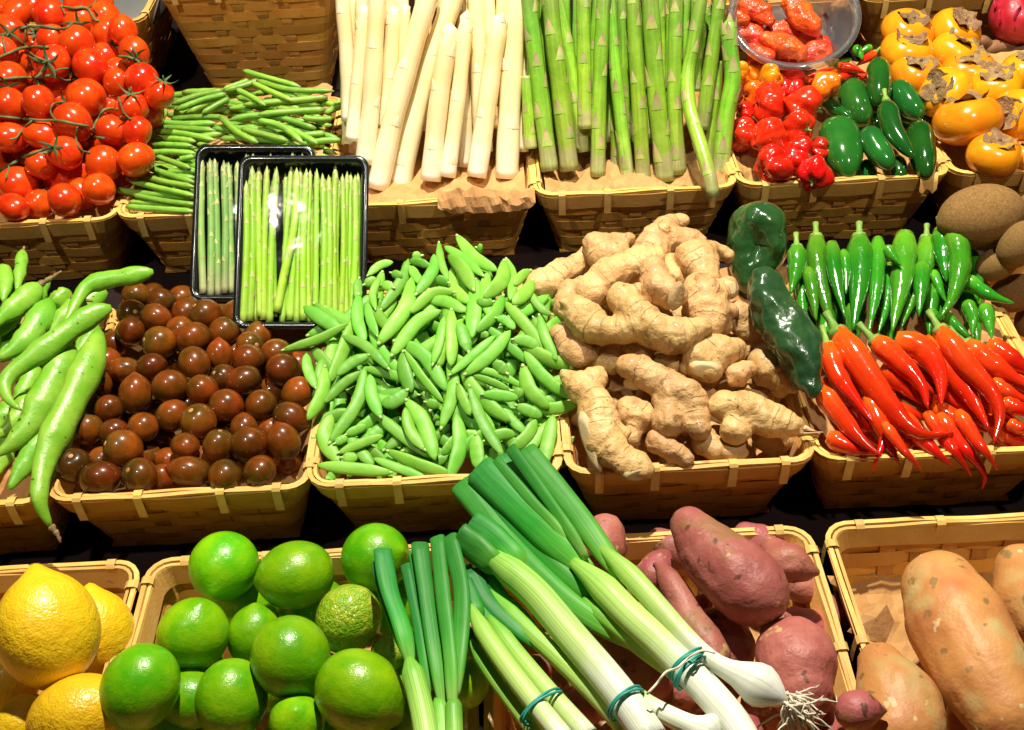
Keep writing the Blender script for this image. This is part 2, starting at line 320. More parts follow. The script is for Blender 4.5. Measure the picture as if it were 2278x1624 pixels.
def thin_clear(name, tint, gl, rough, fres, refl_white=0, bst=.35):
    m = bpy.data.materials.new(name); m.use_nodes = True; nt = m.node_tree; N = nt.nodes; L = nt.links
    N.remove(N['Principled BSDF']); out = N['Material Output']
    t = N.new('ShaderNodeBsdfTransparent'); t.inputs[0].default_value = tint
    g = N.new('ShaderNodeBsdfGlossy'); g.inputs['Roughness'].default_value = rough; g.inputs[0].default_value = (1, 1, 1, 1)
    lw = N.new('ShaderNodeLayerWeight'); lw.inputs[0].default_value = fres
    mm = N.new('ShaderNodeMath'); mm.operation = 'MULTIPLY_ADD'; mm.inputs[1].default_value = gl; mm.inputs[2].default_value = .004; mm.use_clamp = True
    L.new(lw.outputs['Fresnel'], mm.inputs[0])
    if refl_white:  # white diffuse mixed in to stand for bright reflections on the bowl rim
        df = N.new('ShaderNodeBsdfDiffuse'); df.inputs[0].default_value = (.9, .92, .95, 1); m0 = N.new('ShaderNodeMixShader'); m0.inputs[0].default_value = refl_white
        L.new(t.outputs[0], m0.inputs[1]); L.new(df.outputs[0], m0.inputs[2]); t = m0
    mx = N.new('ShaderNodeMixShader'); L.new(mm.outputs[0], mx.inputs[0]); L.new(t.outputs[0], mx.inputs[1]); L.new(g.outputs[0], mx.inputs[2]); L.new(mx.outputs[0], out.inputs[0])
    tc = N.new('ShaderNodeTexCoord'); n = N.new('ShaderNodeTexNoise'); n.inputs['Scale'].default_value = 38; n.inputs['Detail'].default_value = 2; L.new(tc.outputs['Object'], n.inputs[0])
    b = N.new('ShaderNodeBump'); b.inputs['Distance'].default_value = .004; b.inputs['Strength'].default_value = bst; L.new(n.outputs['Fac'], b.inputs['Height']); L.new(b.outputs[0], g.inputs['Normal'])
    return m
M['film'] = thin_clear('clear_film', (.985, .99, .985, 1), .06, .10, .2, 0, .12)
M['plastic'] = thin_clear('clear_plastic', (.97, .975, .98, 1), .9, .08, .4, .06, .1)

# ---------------------------------------------------------------- display shelf (stepped, dark)
ROW = {'front': dict(z=.101, s=0.0, yf=.300, yb=.659), 'mid': dict(z=.149, s=.048, yf=.699, yb=.988),
       'top': dict(z=.199, s=.098, yf=1.095, yb=1.365)}
sv, sf = [], []
prof = [(-.02, -.06), (-.02, 0), (.672, 0), (.672, .048), (1.04, .048), (1.04, .098), (1.42, .098), (1.42, .145), (2.0, .145), (2.0, -.06)]
for x in (-1.5, 1.5):
    for (y, z) in prof: sv.append((x, y, z))
n = len(prof)
for i in range(n): sf.append((i, (i + 1) % n, n + (i + 1) % n, n + i))
sf.append(tuple(range(n - 1, -1, -1))); sf.append(tuple(range(n, 2 * n)))
tag(mk('display_shelf', sv, sf, M['shelf'], smooth=False), 'stepped black display shelf under the baskets', None, None, 'structure')

# ---------------------------------------------------------------- woven baskets
_bt = {}
RC = .02
def basket_type(wd, dp, h, tp):
    key = (round(wd, 3), round(dp, 3), round(h, 3))
    if key in _bt: return _bt[key]
    def half(f): return wd / 2 - tp * (1 - f), dp / 2 - tp * (1 - f)
    def peri(f, u, off=0.0):
        """u = distance along the rounded rectangle, starting mid front going to +x; returns (point, outward normal)"""
        a, b = half(f); q = math.pi * RC / 2
        segs = [('l', (0, -b), (1, 0), a - RC), ('c', (a - RC, -b + RC), -90, q), ('l', (a, -b + RC), (0, 1), 2 * (b - RC)), ('c', (a - RC, b - RC), 0, q),
                ('l', (a - RC, b), (-1, 0), 2 * (a - RC)), ('c', (-a + RC, b - RC), 90, q), ('l', (-a, b - RC), (0, -1), 2 * (b - RC)), ('c', (-a + RC, -b + RC), 180, q),
                ('l', (-a + RC, -b), (1, 0), a - RC)]
        tot = sum(s[3] for s in segs); u = u % tot
        for s in segs:
            if u <= s[3] + 1e-12:
                if s[0] == 'l':
                    p = Vector((s[1][0] + s[2][0] * u, s[1][1] + s[2][1] * u, 0)); nn = Vector((s[2][1], -s[2][0], 0))
                else:
                    an = math.radians(s[2]) + u / RC; nn = Vector((math.cos(an), math.sin(an), 0)); p = Vector((s[1][0], s[1][1], 0)) + nn * RC
                return p + nn * off, nn
            u -= s[3]
    def total(f):
        a, b = half(f); return 4 * (a - RC) + 4 * (b - RC) + 2 * math.pi * RC
    a0, b0 = half(0)
    nf = max(4, round(2 * (a0 - RC) / .031)); nd = max(4, round(2 * (b0 - RC) / .031))
    stakes = []   # (side, coordinate along the side)
    fx = lambda n_, L_: [(j - (n_ - 1) / 2) * (2 * L_ / n_) for j in range(n_)]
    for c in fx(nf, a0 - RC): stakes.append((0, c))
    for c in fx(nd, b0 - RC): stakes.append((1, c))
    for c in fx(nf, a0 - RC): stakes.append((2, c))
    for c in fx(nd, b0 - RC): stakes.append((3, c))
    if len(stakes) % 2: stakes.pop()
    def su(f, st):
        a, b = half(f); q = math.pi * RC / 2; sd, c = st
        if sd == 0: return c
        if sd == 1: return (a - RC) + q + c + (b - RC)
        if sd == 2: return (a - RC) + 2 * q + 2 * (b - RC) + c + (a - RC)
        return 3 * (a - RC) + 3 * q + 2 * (b - RC) + c + (b - RC)
    ns = len(stakes); parts = []
    nrow = max(5, int(round((h - .020) / .0128))); pit = (h - .020) / nrow
    amp = .0013; th = .0011
    def ringmesh(name, zlo, zhi, offf, thick, mat, step=4, seed=0):
        V, F = [], []; IX = []
        for i in range(ns):
            k_ = step if stakes[i][0] == stakes[(i + 1) % ns][0] else 16
            IX += [i + j / k_ for j in range(k_)]
        cnt = len(IX)
        for idx in IX:
            i0 = int(idx); fr = idx - i0
            for (z, o) in ((zlo, 0), (zhi, 0), (zhi, thick), (zlo, thick)):
                f = min(max(z / h, 0), 1.05)
                u0 = su(f, stakes[i0]); u1 = su(f, stakes[(i0 + 1) % ns]) + (total(f) if i0 + 1 >= ns else 0)
                p, _ = peri(f, u0 + (u1 - u0) * fr, offf(idx) + o)
                V.append((p.x, p.y, z + .0008 * math.sin(idx * 1.7 + seed) ))
        for i in range(cnt):
            for c in range(4):
                A, B = i * 4 + c, i * 4 + (c + 1) % 4; k = 4 * ((i + 1) % cnt) - 4 * i
                F.append((A, B, B + k, A + k))
        me = mesh(name, V, F, mat, smooth=False); return me
    for k in range(nrow):
        z0 = .002 + k * pit
        sgn = 1 if k % 2 else -1
        parts.append(('weaver_strip', ringmesh('weaver_strip', z0 - .0004, z0 + pit + .0004, lambda ix, s_=sgn: s_ * amp * math.cos(math.pi * ix) + .0003, th, M['weaver'], 4, k), None))
    sm = []
    for par in (0, 1):
        V, F = [], []; m_ = nrow * 3
        for i in range(m_ + 1):
            z = .001 + (h - .003) * i / m_; k = (z - .002) / pit - .5
            off = amp * (-1 if par else 1) * math.cos(math.pi * k)
            yy = -(tp * (z / h)) - off
            for (x, o) in ((-.0072, 0), (.0072, 0), (.0072, -th), (-.0072, -th)): V.append((x, yy + o, z))
        for i in range(m_):
            for c in range(4):
                A, B = i * 4 + c, i * 4 + (c + 1) % 4; F.append((A, B, B + 4, A + 4))
        sm.append(mesh('stake_strip', V, F, M['stake'], smooth=False))
    for i, (sd, c) in enumerate(stakes):
        ang = [0, 90, 180, 270][sd]
        base = {0: Vector((c, -b0, 0)), 1: Vector((a0, c, 0)), 2: Vector((-c, b0, 0)), 3: Vector((-a0, -c, 0))}[sd]
        parts.append(('stake_strip', sm[i % 2], Matrix.Translation(base) @ Matrix.Rotation(math.radians(ang), 4, 'Z')))
    wob = lambda a_, s_: (lambda ix: a_ + .0006 * math.sin(ix * .9 + s_))
    parts.append(('rim_band', ringmesh('rim_band', h - .021, h - .001, wob(.0024, 0), .0018, M['cane'], 3, 1), None))
    parts.append(('rim_band', ringmesh('rim_band', h - .020, h - .001, wob(-.0050, 2), .0018, M['cane'], 3, 2), None))
    parts.append(('rim_cane', ringmesh('rim_cane', h - .0015, h + .0025, wob(-.0012, 1), .0042, M['cane'], 3, 3), None))
    parts.append(('rim_cane', ringmesh('rim_cane', h - .0015, h + .0018, wob(-.0048, 3), .0030, M['cane'], 3, 4), None))
    # bindings
    bp = [(.0052, -.024), (.0056, -.012), (.0054, .002), (.0030, .0045), (-.0030, .0045), (-.0062, .002), (-.0064, -.022)]
    V, F = [], []
    for (o, z) in bp:
        for x in (-.0040, .0040): V.append((x, -o, z))
    for i in range(len(bp) - 1): F.append((2 * i, 2 * i + 1, 2 * i + 3, 2 * i + 2))
    bm_ = mesh('binding', V, F, M['binding'], smooth=False)
    a1, b1 = half(1)
    for x in (-a1 + .028, -a1 / 3 + .004, a1 / 3, a1 - .028):
        parts.append(('binding', bm_, Matrix.Translation((x, -b1, h)))); parts.append(('binding', bm_, Matrix.Translation((x + .003, b1, h)) @ Matrix.Rotation(math.pi, 4, 'Z')))
    for y in (-b1 + .026, -.03, .05, b1 - .026):
        parts.append(('binding', bm_, Matrix.Translation((a1, y, h)) @ Matrix.Rotation(math.pi / 2, 4, 'Z'))); parts.append(('binding', bm_, Matrix.Translation((-a1, y + .004, h)) @ Matrix.Rotation(-math.pi / 2, 4, 'Z')))
    V = [(x, y, z) for z in (0.0005, .003) for (x, y) in ((-a0, -b0), (a0, -b0), (a0, b0), (-a0, b0))]
    parts.append(('base', mesh('base', V, [(3, 2, 1, 0), (4, 5, 6, 7), (0, 1, 5, 4), (1, 2, 6, 5), (2, 3, 7, 6), (3, 0, 4, 7)], M['stake'], smooth=False), None))
    _bt[key] = (parts, peri, half); return _bt[key]
BK = {}
def basket(key, x0, x1, yf, yb, zs, zr, label, tp=.026, rz=0.0):
    wd = round((x1 - x0) / .004) * .004
    parts, peri, half = basket_type(wd, round((yb - yf), 3), round(zr - zs, 3), tp)
    e = empty('basket', ((x0 + x1) / 2, (yf + yb) / 2, zs)); e.rotation_euler = (0, 0, rz)
    tag(e, label, 'basket', 'woven cane produce baskets')
    rim = None
    for nm, me, mt in parts:
        o = bpy.data.objects.new(nm, me); COL.objects.link(o); o.parent = rim if nm == 'binding' else e
        if nm == 'rim_band' and rim is None: rim = o
        if mt: o.matrix_basis = mt
    BK[key] = dict(x0=x0, x1=x1, yf=yf, yb=yb, zs=zs, zr=zr, peri=peri, half=half, h=zr - zs, e=e, label=label)
def xf(px, py, row): return onz(px, py, ROW[row]['z']).x
def row_basket(key, row, px0, px1, label, by='f'):
    r = ROW[row]
    y = r['yf'] if by == 'f' else r['yb']
    # x of the pixel column where the rim line runs
    def X(px):
        lo = 812
        for _ in range(30):
            p = onz(px, lo, r['z']); q = project(Vector((p.x, y, r['z']))); lo = q[1]
        return onz(px, lo, r['z']).x
    basket(key, X(px0), X(px1), r['yf'], r['yb'], r['s'] + .001, r['z'], label, rz=R.uniform(-.008, .008))
row_basket('tomato', 'top', -205, 250, 'cane basket heaped with red vine tomatoes, top left')
row_basket('bean', 'top', 262, 720, 'cane basket of green beans behind the two black trays')
row_basket('wasp', 'top', 732, 1188, 'cane basket holding the thick white asparagus')
row_basket('gasp', 'top', 1200, 1638, 'cane basket holding the loose green asparagus')
row_basket('pepper', 'top', 1650, 2112, 'cane basket of red scotch bonnets and jalapenos')
row_basket('persimmon', 'top', 2122, 2580, 'cane basket of persimmons at the right edge')
row_basket('broad', 'mid', -470, 98, 'cane basket of broad beans at the left edge')
row_basket('kumato', 'mid', 108, 682, 'cane basket of brown tomatoes beside the broad beans')
row_basket('pea', 'mid', 692, 1248, 'cane basket heaped with sugar snap peas')
row_basket('ginger', 'mid', 1264, 1815, 'cane basket heaped with ginger roots')
row_basket('chilli', 'mid', 1826, 2390, 'cane basket of green and red chillies')
row_basket('kiwi', 'mid', 2402, 2960, 'cane basket of kiwi fruit at the right edge')
row_basket('lemon', 'front', -400, 308, 'cane basket of lemons in the bottom left corner', 'b')
row_basket('lime', 'front', 342, 1052, 'cane basket of limes in the front row', 'b')
row_basket('redpot', 'front', 1080, 1788, 'cane basket of red sweet potatoes under the spring onions', 'b')
row_basket('swpot', 'front', 1834, 2545, 'cane basket of orange sweet potatoes in the bottom right corner', 'b')
# the row behind: taller baskets, only their fronts show
def back_basket(key, px0, px1, label, yrim_px, yf=1.445, zs=.146):
    c = (px0 + px1) / 2
    z = ony(c, yrim_px, yf - .0).z
    x0 = ony(px0, yrim_px, yf).x; x1 = ony(px1, yrim_px, yf).x
    basket(key, x0, x1, yf, yf + .27, zs, z, label, tp=.04)
back_basket('back0', -170, 318, 'cane basket behind the tomatoes with a grey round lid inside', 62)
back_basket('back1', 335, 745, 'empty-looking tall cane basket front behind the green beans', -40)
back_basket('back4', 1490, 1905, 'cane basket behind the clear plastic bowl', 8)
back_basket('back5', 1925, 2330, 'cane basket behind the persimmons', -8)

# ---------------------------------------------------------------- heaps: a surface per basket, plus collision spheres
class Pile:
    def __init__(s, key, z0=0, slope=0, bump=0, bc=None, bw=(.1, .1), drop=3.0, zadd=0):
        s.b = BK[key]; s.z0 = s.b['zr'] + z0; s.slope = slope; s.bump = bump; s.bc = bc or ((s.b['x0'] + s.b['x1']) / 2, (s.b['yf'] + s.b['yb']) / 2); s.bw = bw; s.drop = drop
        s.S = np.zeros((0, 4))
    def f(s, x, y):
        z = s.z0 + s.slope * (y - s.b['yf']) + s.bump * math.exp(-((x - s.bc[0]) / s.bw[0]) ** 2 - ((y - s.bc[1]) / s.bw[1]) ** 2)
        if y < s.b['yf'] - .012: z = s.z0 - s.drop * (s.b['yf'] - .012 - y)
        return z
    def hit(s, px, py, lift=0):
        d = ray(px, py); lo, hi = .3, 2.6; t = lo
        while t < hi:
            p = CAM + d * t
            if p.z < s.f(p.x, p.y) + lift: break
            t += .01
        a, b = t - .01, t
        for _ in range(16):
            m = (a + b) / 2; p = CAM + d * m
            if p.z < s.f(p.x, p.y) + lift: b = m
            else: a = m
        return CAM + d * b
    def clear(s, P, rr, k):
        if not len(s.S): return True
        d = np.linalg.norm(P[:, None, :] - s.S[None, :, :3], axis=2)
        return not np.any(d < (rr[:, None] + s.S[None, :, 3]) * k)
    def settle(s, P, rr, k=.86, maxp=.05, add=True, rk=1.0):
        """push away from the camera until clear; radii follow so the outline stays"""
        P = np.array([tuple(p) for p in P]); rr = np.array(rr) * 1.0
        c = Vector(P.mean(0)); d = np.array(tuple((c - CAM).normalized())); D = (c - CAM).length
        t = 0
        while t < maxp and not s.clear(P + d * t, rr * rk * (1 + t / D), k): t += .002
        sc_ = 1 + t / D; C = np.array(tuple(CAM))
        P2 = C + (P - C) * sc_; rr2 = rr * sc_
        zmin = s.b['zs'] + .004
        if add: s.S = np.vstack([s.S, np.hstack([P2, (rr2 * rk)[:, None]])])
        return [Vector(p) for p in P2], list(rr2)
    def path(s, zn, pts, wid, n=14, lift=0, k=.86, maxp=.05, rk=1.0, zscale=1.0, add=True):
        """pts: pixel points in zone zn, wid: full pixel width in the same zone"""
        Q = cr([zn(*p[:2]) for p in pts], n)
        P = [s.hit(q[0], q[1], lift) for q in Q]
        if len(P) > 4:   # ease sudden depth jumps
            for _ in range(2): P = [P[0]] + [(P[i - 1] + P[i] * 2 + P[i + 1]) / 4 for i in range(1, len(P) - 1)] + [P[-1]]
        rr = [wid * zn.k / 2 * depth(p) / FPX for p in P]
        return s.settle(P, rr, k, maxp, add, rk)
    def ball(s, zn, x, y, r, lift=0, k=.9, maxp=.04):
        p = s.hit(*zn(x, y), lift); rr = r * zn.k * depth(p) / FPX
        P, q = s.settle([p], [rr], k, maxp)
        return P[0], q[0]
def axis_matrix(p, ax, spin=0):
    """matrix with local +z along ax"""
    q = Vector(ax).normalized().to_track_quat('Z', 'Y')
    return Matrix.Translation(p) @ q.to_matrix().to_4x4() @ Matrix.Rotation(spin, 4, 'Z')
def imgdir(ang, tilt=0.0):
    """direction from an image angle (0 right, 90 up) leaning towards the camera by tilt"""
    a = math.radians(ang)
    return (rtv * math.cos(a) + upv * math.sin(a)) * math.cos(tilt) - fwd * math.sin(tilt)
def placeobj(name, me, m4):
    o = bpy.data.objects.new(name, me); COL.objects.link(o); o.matrix_basis = m4; return o
def swept(name, P, ra, mat, nseg=10, flat=1.0, roll=0.0, taper=None, mod=None, parent=None, ref=None):
    n = len(P)
    A = [r * (taper(i / (n - 1)) if taper else 1) for i, r in enumerate(ra)]
    V, F, T = sweep(P, A, [a * flat for a in A], nseg, ref, roll, mod)
    return mk(name, V, F, mat, parent, t=T)

# lumps: overlapping tubes fused by a voxel remesh; all evaluated together further down
LUMPS = []
def lump(name, chains, mat, voxel=.0026, smooth=6, rings=0, amp=.0012, freq=45, amp2=.0004, freq2=160, parent=None, pits=0, dents=None):
    V, F = [], []
    segs = []
    for P, rr in chains:
        n = max(4, int(len(P) * 2.5))
        Q = cr([tuple(p) + (r,) for p, r in zip(P, rr)], n) if len(P) > 1 else [np.array(tuple(P[0]) + (rr[0],))]
        pts = [Vector(q[:3]) for q in Q]; rad = [max(q[3], .001) for q in Q]
        if len(pts) > 1:
            v, f, _ = sweep(pts, rad, None, 14)
            o = len(V); V += v; F += [tuple(i + o for i in q) for q in f]
        for p, r in ((pts[0], rad[0]), (pts[-1], rad[-1])):
            v, f, _ = lathe([(r * math.sin(a) + 1e-5, r * math.cos(a)) for a in [math.pi * i / 10 for i in range(11)]], 14)
            ax = (pts[1] - pts[0]).normalized() if len(pts) > 1 else Vector((0, 0, 1))
            mm = axis_matrix(p, ax); o = len(V); V += [mm @ q for q in v]; F += [tuple(i + o for i in q) for q in f]
        s0 = 0
        for i in range(len(pts) - 1): segs.append((pts[i], pts[i + 1], s0, rad[i])); s0 += (pts[i + 1] - pts[i]).length
    o = mk(name, V, F, mat, parent)
    md = o.modifiers.new('r', 'REMESH'); md.mode = 'VOXEL'; md.voxel_size = voxel; md.use_smooth_shade = True
    md = o.modifiers.new('s', 'SMOOTH'); md.factor = .5; md.iterations = smooth
    LUMPS.append((o, segs, rings, amp, freq, amp2, freq2, pits, dents))
    return o
def finish_lumps():
    dg = bpy.context.evaluated_depsgraph_get()
    done = []
    for (o, *rest) in LUMPS:
        done.append(bpy.data.meshes.new_from_object(o.evaluated_get(dg)))
    for (o, segs, rings, amp, freq, amp2, freq2, pits, dents), me in zip(LUMPS, done):
        mat = o.data.materials[0]; o.modifiers.clear(); old = o.data; o.data = me; bpy.data.meshes.remove(old)
        if not me.materials: me.materials.append(mat)
        me.polygons.foreach_set('use_smooth', [True] * len(me.polygons))
        nv = len(me.vertices); co = np.zeros(nv * 3); no = np.zeros(nv * 3)
        me.vertices.foreach_get('co', co); me.vertices.foreach_get('normal', no); co = co.reshape(-1, 3); no = no.reshape(-1, 3)
        ofs = Vector((R.random() * 50, R.random() * 50, R.random() * 50))
        dsp = np.zeros(nv)
        for i in range(nv):
            v = Vector(co[i])
            dsp[i] = amp * noise.noise(v * freq + ofs) + amp2 * noise.noise(v * freq2 + ofs)
            if pits:
                q = noise.noise(v * 75 + ofs * 2)
                if q > .35: dsp[i] -= pits * (q - .35)
        ring = np.zeros(nv)
        if rings and segs:
            A = np.array([tuple(s[0] - o.location) for s in segs]); B = np.array([tuple(s[1] - o.location) for s in segs]); S0 = np.array([s[2] for s in segs])
            D = B - A; LL = (D ** 2).sum(1) + 1e-12
            for c0 in range(0, nv, 4000):
                X = co[c0:c0 + 4000]
                u = np.clip(((X[:, None, :] - A[None]) * D[None]).sum(2) / LL[None], 0, 1)
                dist = np.linalg.norm(X[:, None, :] - (A[None] + D[None] * u[:, :, None]), axis=2)
                k = dist.argmin(1); s_ = S0[k] + u[np.arange(len(k)), k] * np.sqrt(LL[k])
                wv = np.array([noise.noise(Vector(x) * 60 + ofs) for x in X])
                ph = (s_ + wv * .0028) / rings
                fr = np.abs(ph - np.round(ph)) * rings
                g = np.exp(-(fr / .0009) ** 2)
                ln = np.array([max(0, min(1, .55 + 1.6 * noise.noise(Vector(x) * 35 + ofs * 3))) for x in X])
                ring[c0:c0 + 4000] = s_ / rings
                dsp[c0:c0 + 4000] += -.0009 * g * ln + .0006 * np.cos(2 * math.pi * ph)
        if dents:
            for (p, r, dp_) in dents:
                d = np.linalg.norm(co - np.array(tuple(p - o.location)), axis=1); dsp -= dp_ * np.exp(-(d / r) ** 2)
        co = co + no * dsp[:, None]
        me.vertices.foreach_set('co', co.reshape(-1))
        at = me.attributes.new('ringpos', 'FLOAT', 'POINT'); at.data.foreach_set('value', ring)
        me.update()

# ================================================================= round fruit
def fruit_mesh(name, mat, el=1.0, dimple=.0, tip=.0, neck=0, n=18, seg=20, wob=.03, seed=0, lobes=0, lobea=0):
    prof = []
    for i in range(n + 1):
        a = math.pi * i / n; r = math.sin(a); z = math.cos(a) * el
        if dimple: z -= dimple * math.exp(-(a / .33) ** 2)
        if tip: z -= tip * math.exp(-((math.pi - a) / .22) ** 2)
        if neck: z += neck * math.exp(-(a / .24) ** 2)
        prof.append((max(r, 1e-4), z))
    rr = random.Random(seed); ph = rr.random() * 6; ph2 = rr.random() * 6
    def mod(t, a): return 1 + wob * math.sin(2 * a + ph + 3 * t) + wob * .7 * math.sin(3 * a + ph2) + (lobea * math.cos(lobes * a + ph) * math.sin(math.pi * t) ** .5 if lobes else 0), 0
    V, F, T = lathe(prof, seg, mod)
    return mesh(name, V, F, mat, t=T)
TOM = [fruit_mesh('tomato', M['tomato'], e, .14, .02, wob=.02, seed=i) for i, e in enumerate((1.0, 1.15, 1.3))]
def calyx_mesh(seed, mat, rad=.75, n=5, up=.28):
    rr = random.Random(seed); V, F = [], []
    for k in range(n):
        a = 2 * math.pi * (k + rr.uniform(-.15, .15)) / n; L_ = rad * rr.uniform(.75, 1.15); cu = rr.uniform(-.05, up); tw = rr.uniform(-.3, .3)
        o = len(V)
        for i in range(6):
            u = i / 5; wdt = .13 * rad * (1 - u) ** .7 * (1 - .35 * (1 - u) ** 6) + .004
            rad_ = .06 + L_ * u; aa = a + tw * u * u
            z = .05 + cu * u * u * 2.2 - .20 * u * (1 - u)
            c, s = math.cos(aa), math.sin(aa)
            for sgn in (-1, 1): V.append((c * rad_ - s * wdt * sgn, s * rad_ + c * wdt * sgn, z - .03 * (1 - u)))
            V.append((c * rad_, s * rad_, z + .03 * (1 - u)))
        for i in range(5):
            b = o + i * 3
            F += [(b, b + 3, b + 5, b + 2), (b + 2, b + 5, b + 4, b + 1)]
    # stalk
    pts = [Vector((0, 0, 0)), Vector((.04, .02, .2)), Vector((.1, .1, .42))]
    v, f, _ = sweep(pts, [.09, .055, .06], None, 6, Vector((1, 0, .3))); o = len(V); V += v; F += [tuple(i + o for i in q) for q in f]
    return mesh('calyx', V, F, mat)
CAL = [calyx_mesh(i, M['calyx'], 1.0) for i in range(4)]

ORD = ['leftmost', 'second from left', 'third from left', 'fourth from left', 'fifth from left', 'sixth from left', 'seventh from left', 'eighth from left', 'ninth from left', 'tenth from left', 'eleventh from left', 'twelfth from left', 'thirteenth from left', 'fourteenth from left', 'fifteenth from left', 'sixteenth from left', 'seventeenth from left', 'eighteenth from left', 'nineteenth from left', 'twentieth from left']
ORD = [w.replace('from left', 'from the left') for w in ORD]
NTH = ['front', 'second', 'third', 'fourth', 'fifth', 'sixth', 'seventh', 'eighth', 'ninth', 'tenth', 'eleventh', 'twelfth', 'thirteenth', 'fourteenth']
def rank_labels(lst, per, fmt):
    """row by row from the front: lst of (object, .., .., pixel); objects that already carry a label of their own are skipped"""
    L_ = sorted(lst, key=lambda t: -t[3][1]); row = 0
    for i in range(0, len(L_), per):
        for k, t in enumerate(sorted(L_[i:i + per], key=lambda t: t[3][0])):
            if t[0].get('auto'): t[0]['label'] = fmt.format(ORD[k], NTH[row] if row else 'front')
        row += 1
    for t in lst:
        if 'auto' in t[0].keys(): del t[0]['auto']
pT = Pile('tomato', z0=.006, slope=.52, bump=.03, bc=(-.50, 1.25), bw=(.16, .1))
toms = [(105, 95, 100), (330, 95, 100), (530, 140, 98), (75, 205, 100), (345, 260, 82), (505, 282, 106), (690, 110, 82), (715, 215, 108), (885, 345, 95), (690, 388, 100),
        (600, 442, 112), (345, 420, 112), (935, 525, 102), (1050, 625, 88), (60, 520, 105), (255, 675, 103), (60, 690, 103), (570, 650, 120), (870, 712, 98), (480, 805, 118), (280, 890, 103),
        (740, 862, 98), (905, 868, 88), (60, 905, 105), (430, 1010, 106), (680, 1080, 112), (895, 1050, 108), (120, 1222, 118), (650, 1245, 97), (425, 1318, 104), (260, 1345, 80), (85, 1365, 96)]
hid = [(205, 50, 80), (520, 25, 90), (810, 200, 70), (255, 300, 100), (780, 545, 92), (730, 650, 90), (270, 1085, 88), (410, 1160, 122), (530, 1275, 62), (20, 1170, 70), (780, 965, 80), (560, 935, 90), (290, 545, 95), (430, 580, 95),
       (330, 745, 95), (150, 800, 95), (745, 705, 90), (770, 480, 85), (20, 345, 95), (110, 400, 95), (985, 745, 85), (620, 560, 90), (180, 985, 95), (540, 1150, 90), (760, 1190, 70), (200, 1200, 85), (460, 200, 80), (640, 0, 90), (-40, 60, 90), (-50, 350, 100), (-60, 620, 100), (-70, 850, 100), (-60, 1050, 100), (-50, 1300, 100), (380, 680, 90), (640, 780, 90), (10, 20, 90)]
tl = []
def add_tomato(x, y, r, el=None):
    p, rr = pT.ball(Z1, x, y, max(r, 92) * 1.10, k=.86, maxp=.045)
    k = R.choice([0, 0, 1, 1, 2]) if el is None else el
    ax = imgdir(R.uniform(0, 360), R.uniform(-.2, .9))
    e = (1.0, 1.15, 1.3)[k]
    m = axis_matrix(p, ax, R.uniform(0, 6)) @ Matrix.Scale(rr / (e ** .5), 4)
    o = placeobj('tomato', TOM[k], m); tl.append((o, p, rr, Z1(x, y)))
    return o
spec_t = {(930, 525): 0}
for (x, y, r) in sorted(toms, key=lambda q: -q[1]):
    o = add_tomato(x, y, r); tag(o, 'ripe red plum tomato in the heap of vine tomatoes', 'tomato', 'vine tomatoes heaped in the top left basket')
nvis = len(tl)
for t in tl: t[0]['auto'] = 1
for (x, y, r) in hid:
    o = add_tomato(x, y, r); tag(o, 'red tomato half hidden behind others in the vine tomato heap', 'tomato', 'half hidden vine tomatoes')
def relabel(lst, zn, x, y, text):
    q = zn(x, y); o = min(lst, key=lambda t: (t[3][0] - q[0]) ** 2 + (t[3][1] - q[1]) ** 2)[0]
    o['label'] = text
    if 'auto' in o.keys(): del o['auto']
    return o
for x, y, s_ in [(1050, 625, 'orange red tomato at the right end of the tomato heap, over the beans'), (935, 525, 'upright orange tomato left of the rightmost tomato of the heap'),
                 (650, 1245, 'small orange red tomato by the right front corner of its basket'), (425, 1318, 'red tomato lying sideways on the front rim of the tomato basket'),
                 (260, 1345, 'round tomato between two others at the front rim of the tomato basket'), (85, 1365, 'tomato at the left end of the front rim of the tomato basket'),
                 (895, 1050, 'orange tomato touching the green beans above the front corner'), (570, 650, 'large tomato with a faint seam in the middle of the tomato heap'),
                 (600, 442, 'orange oval tomato lying sideways in the upper middle of the heap'), (505, 282, 'large round pale red tomato near the top of the heap'), (905, 868, 'small orange tomato beside the ends of the green beans'),
                 (120, 1222, 'large tomato above the front rim with a vine end at its left')]:
    relabel(tl, Z1, x, y, s_)
rank_labels(tl[:nvis], 6, 'red vine tomato, {} in the {} row counted up from the rim')
for i, (x, y) in enumerate([(60, 220), (235, 215), (310, 410), (100, 465), (55, 570), (250, 565), (650, 130), (860, 615), (850, 785), (355, 975), (575, 985), (40, 1180), (500, 520), (885, 380), (1082, 515), (150, 890), (430, 670), (735, 305), (710, 590), (520, 160)]):
    q = Z1(x, y); o, p, rr, pq = min(tl, key=lambda t: (t[3][0] - q[0]) ** 2 + (t[3][1] - q[1]) ** 2 + (0 if t[2] > .016 else 200))
    d = ray(*q).normalized(); # nearest point of the ray to the fruit, clamped onto its surface
    c = CAM + d * (p - CAM).dot(d); off = c - p
    lim = rr * .9
    if off.length > lim: off = off.normalized() * lim
    sp = p + off - d * math.sqrt(max(rr * rr - off.length_squared, (.15 * rr) ** 2)) * .97
    nrm = (sp - p).normalized()
    child('calyx', CAL[i % 4], axis_matrix(sp, nrm, R.uniform(0, 6)) @ Matrix.Scale(rr * .92, 4), o)
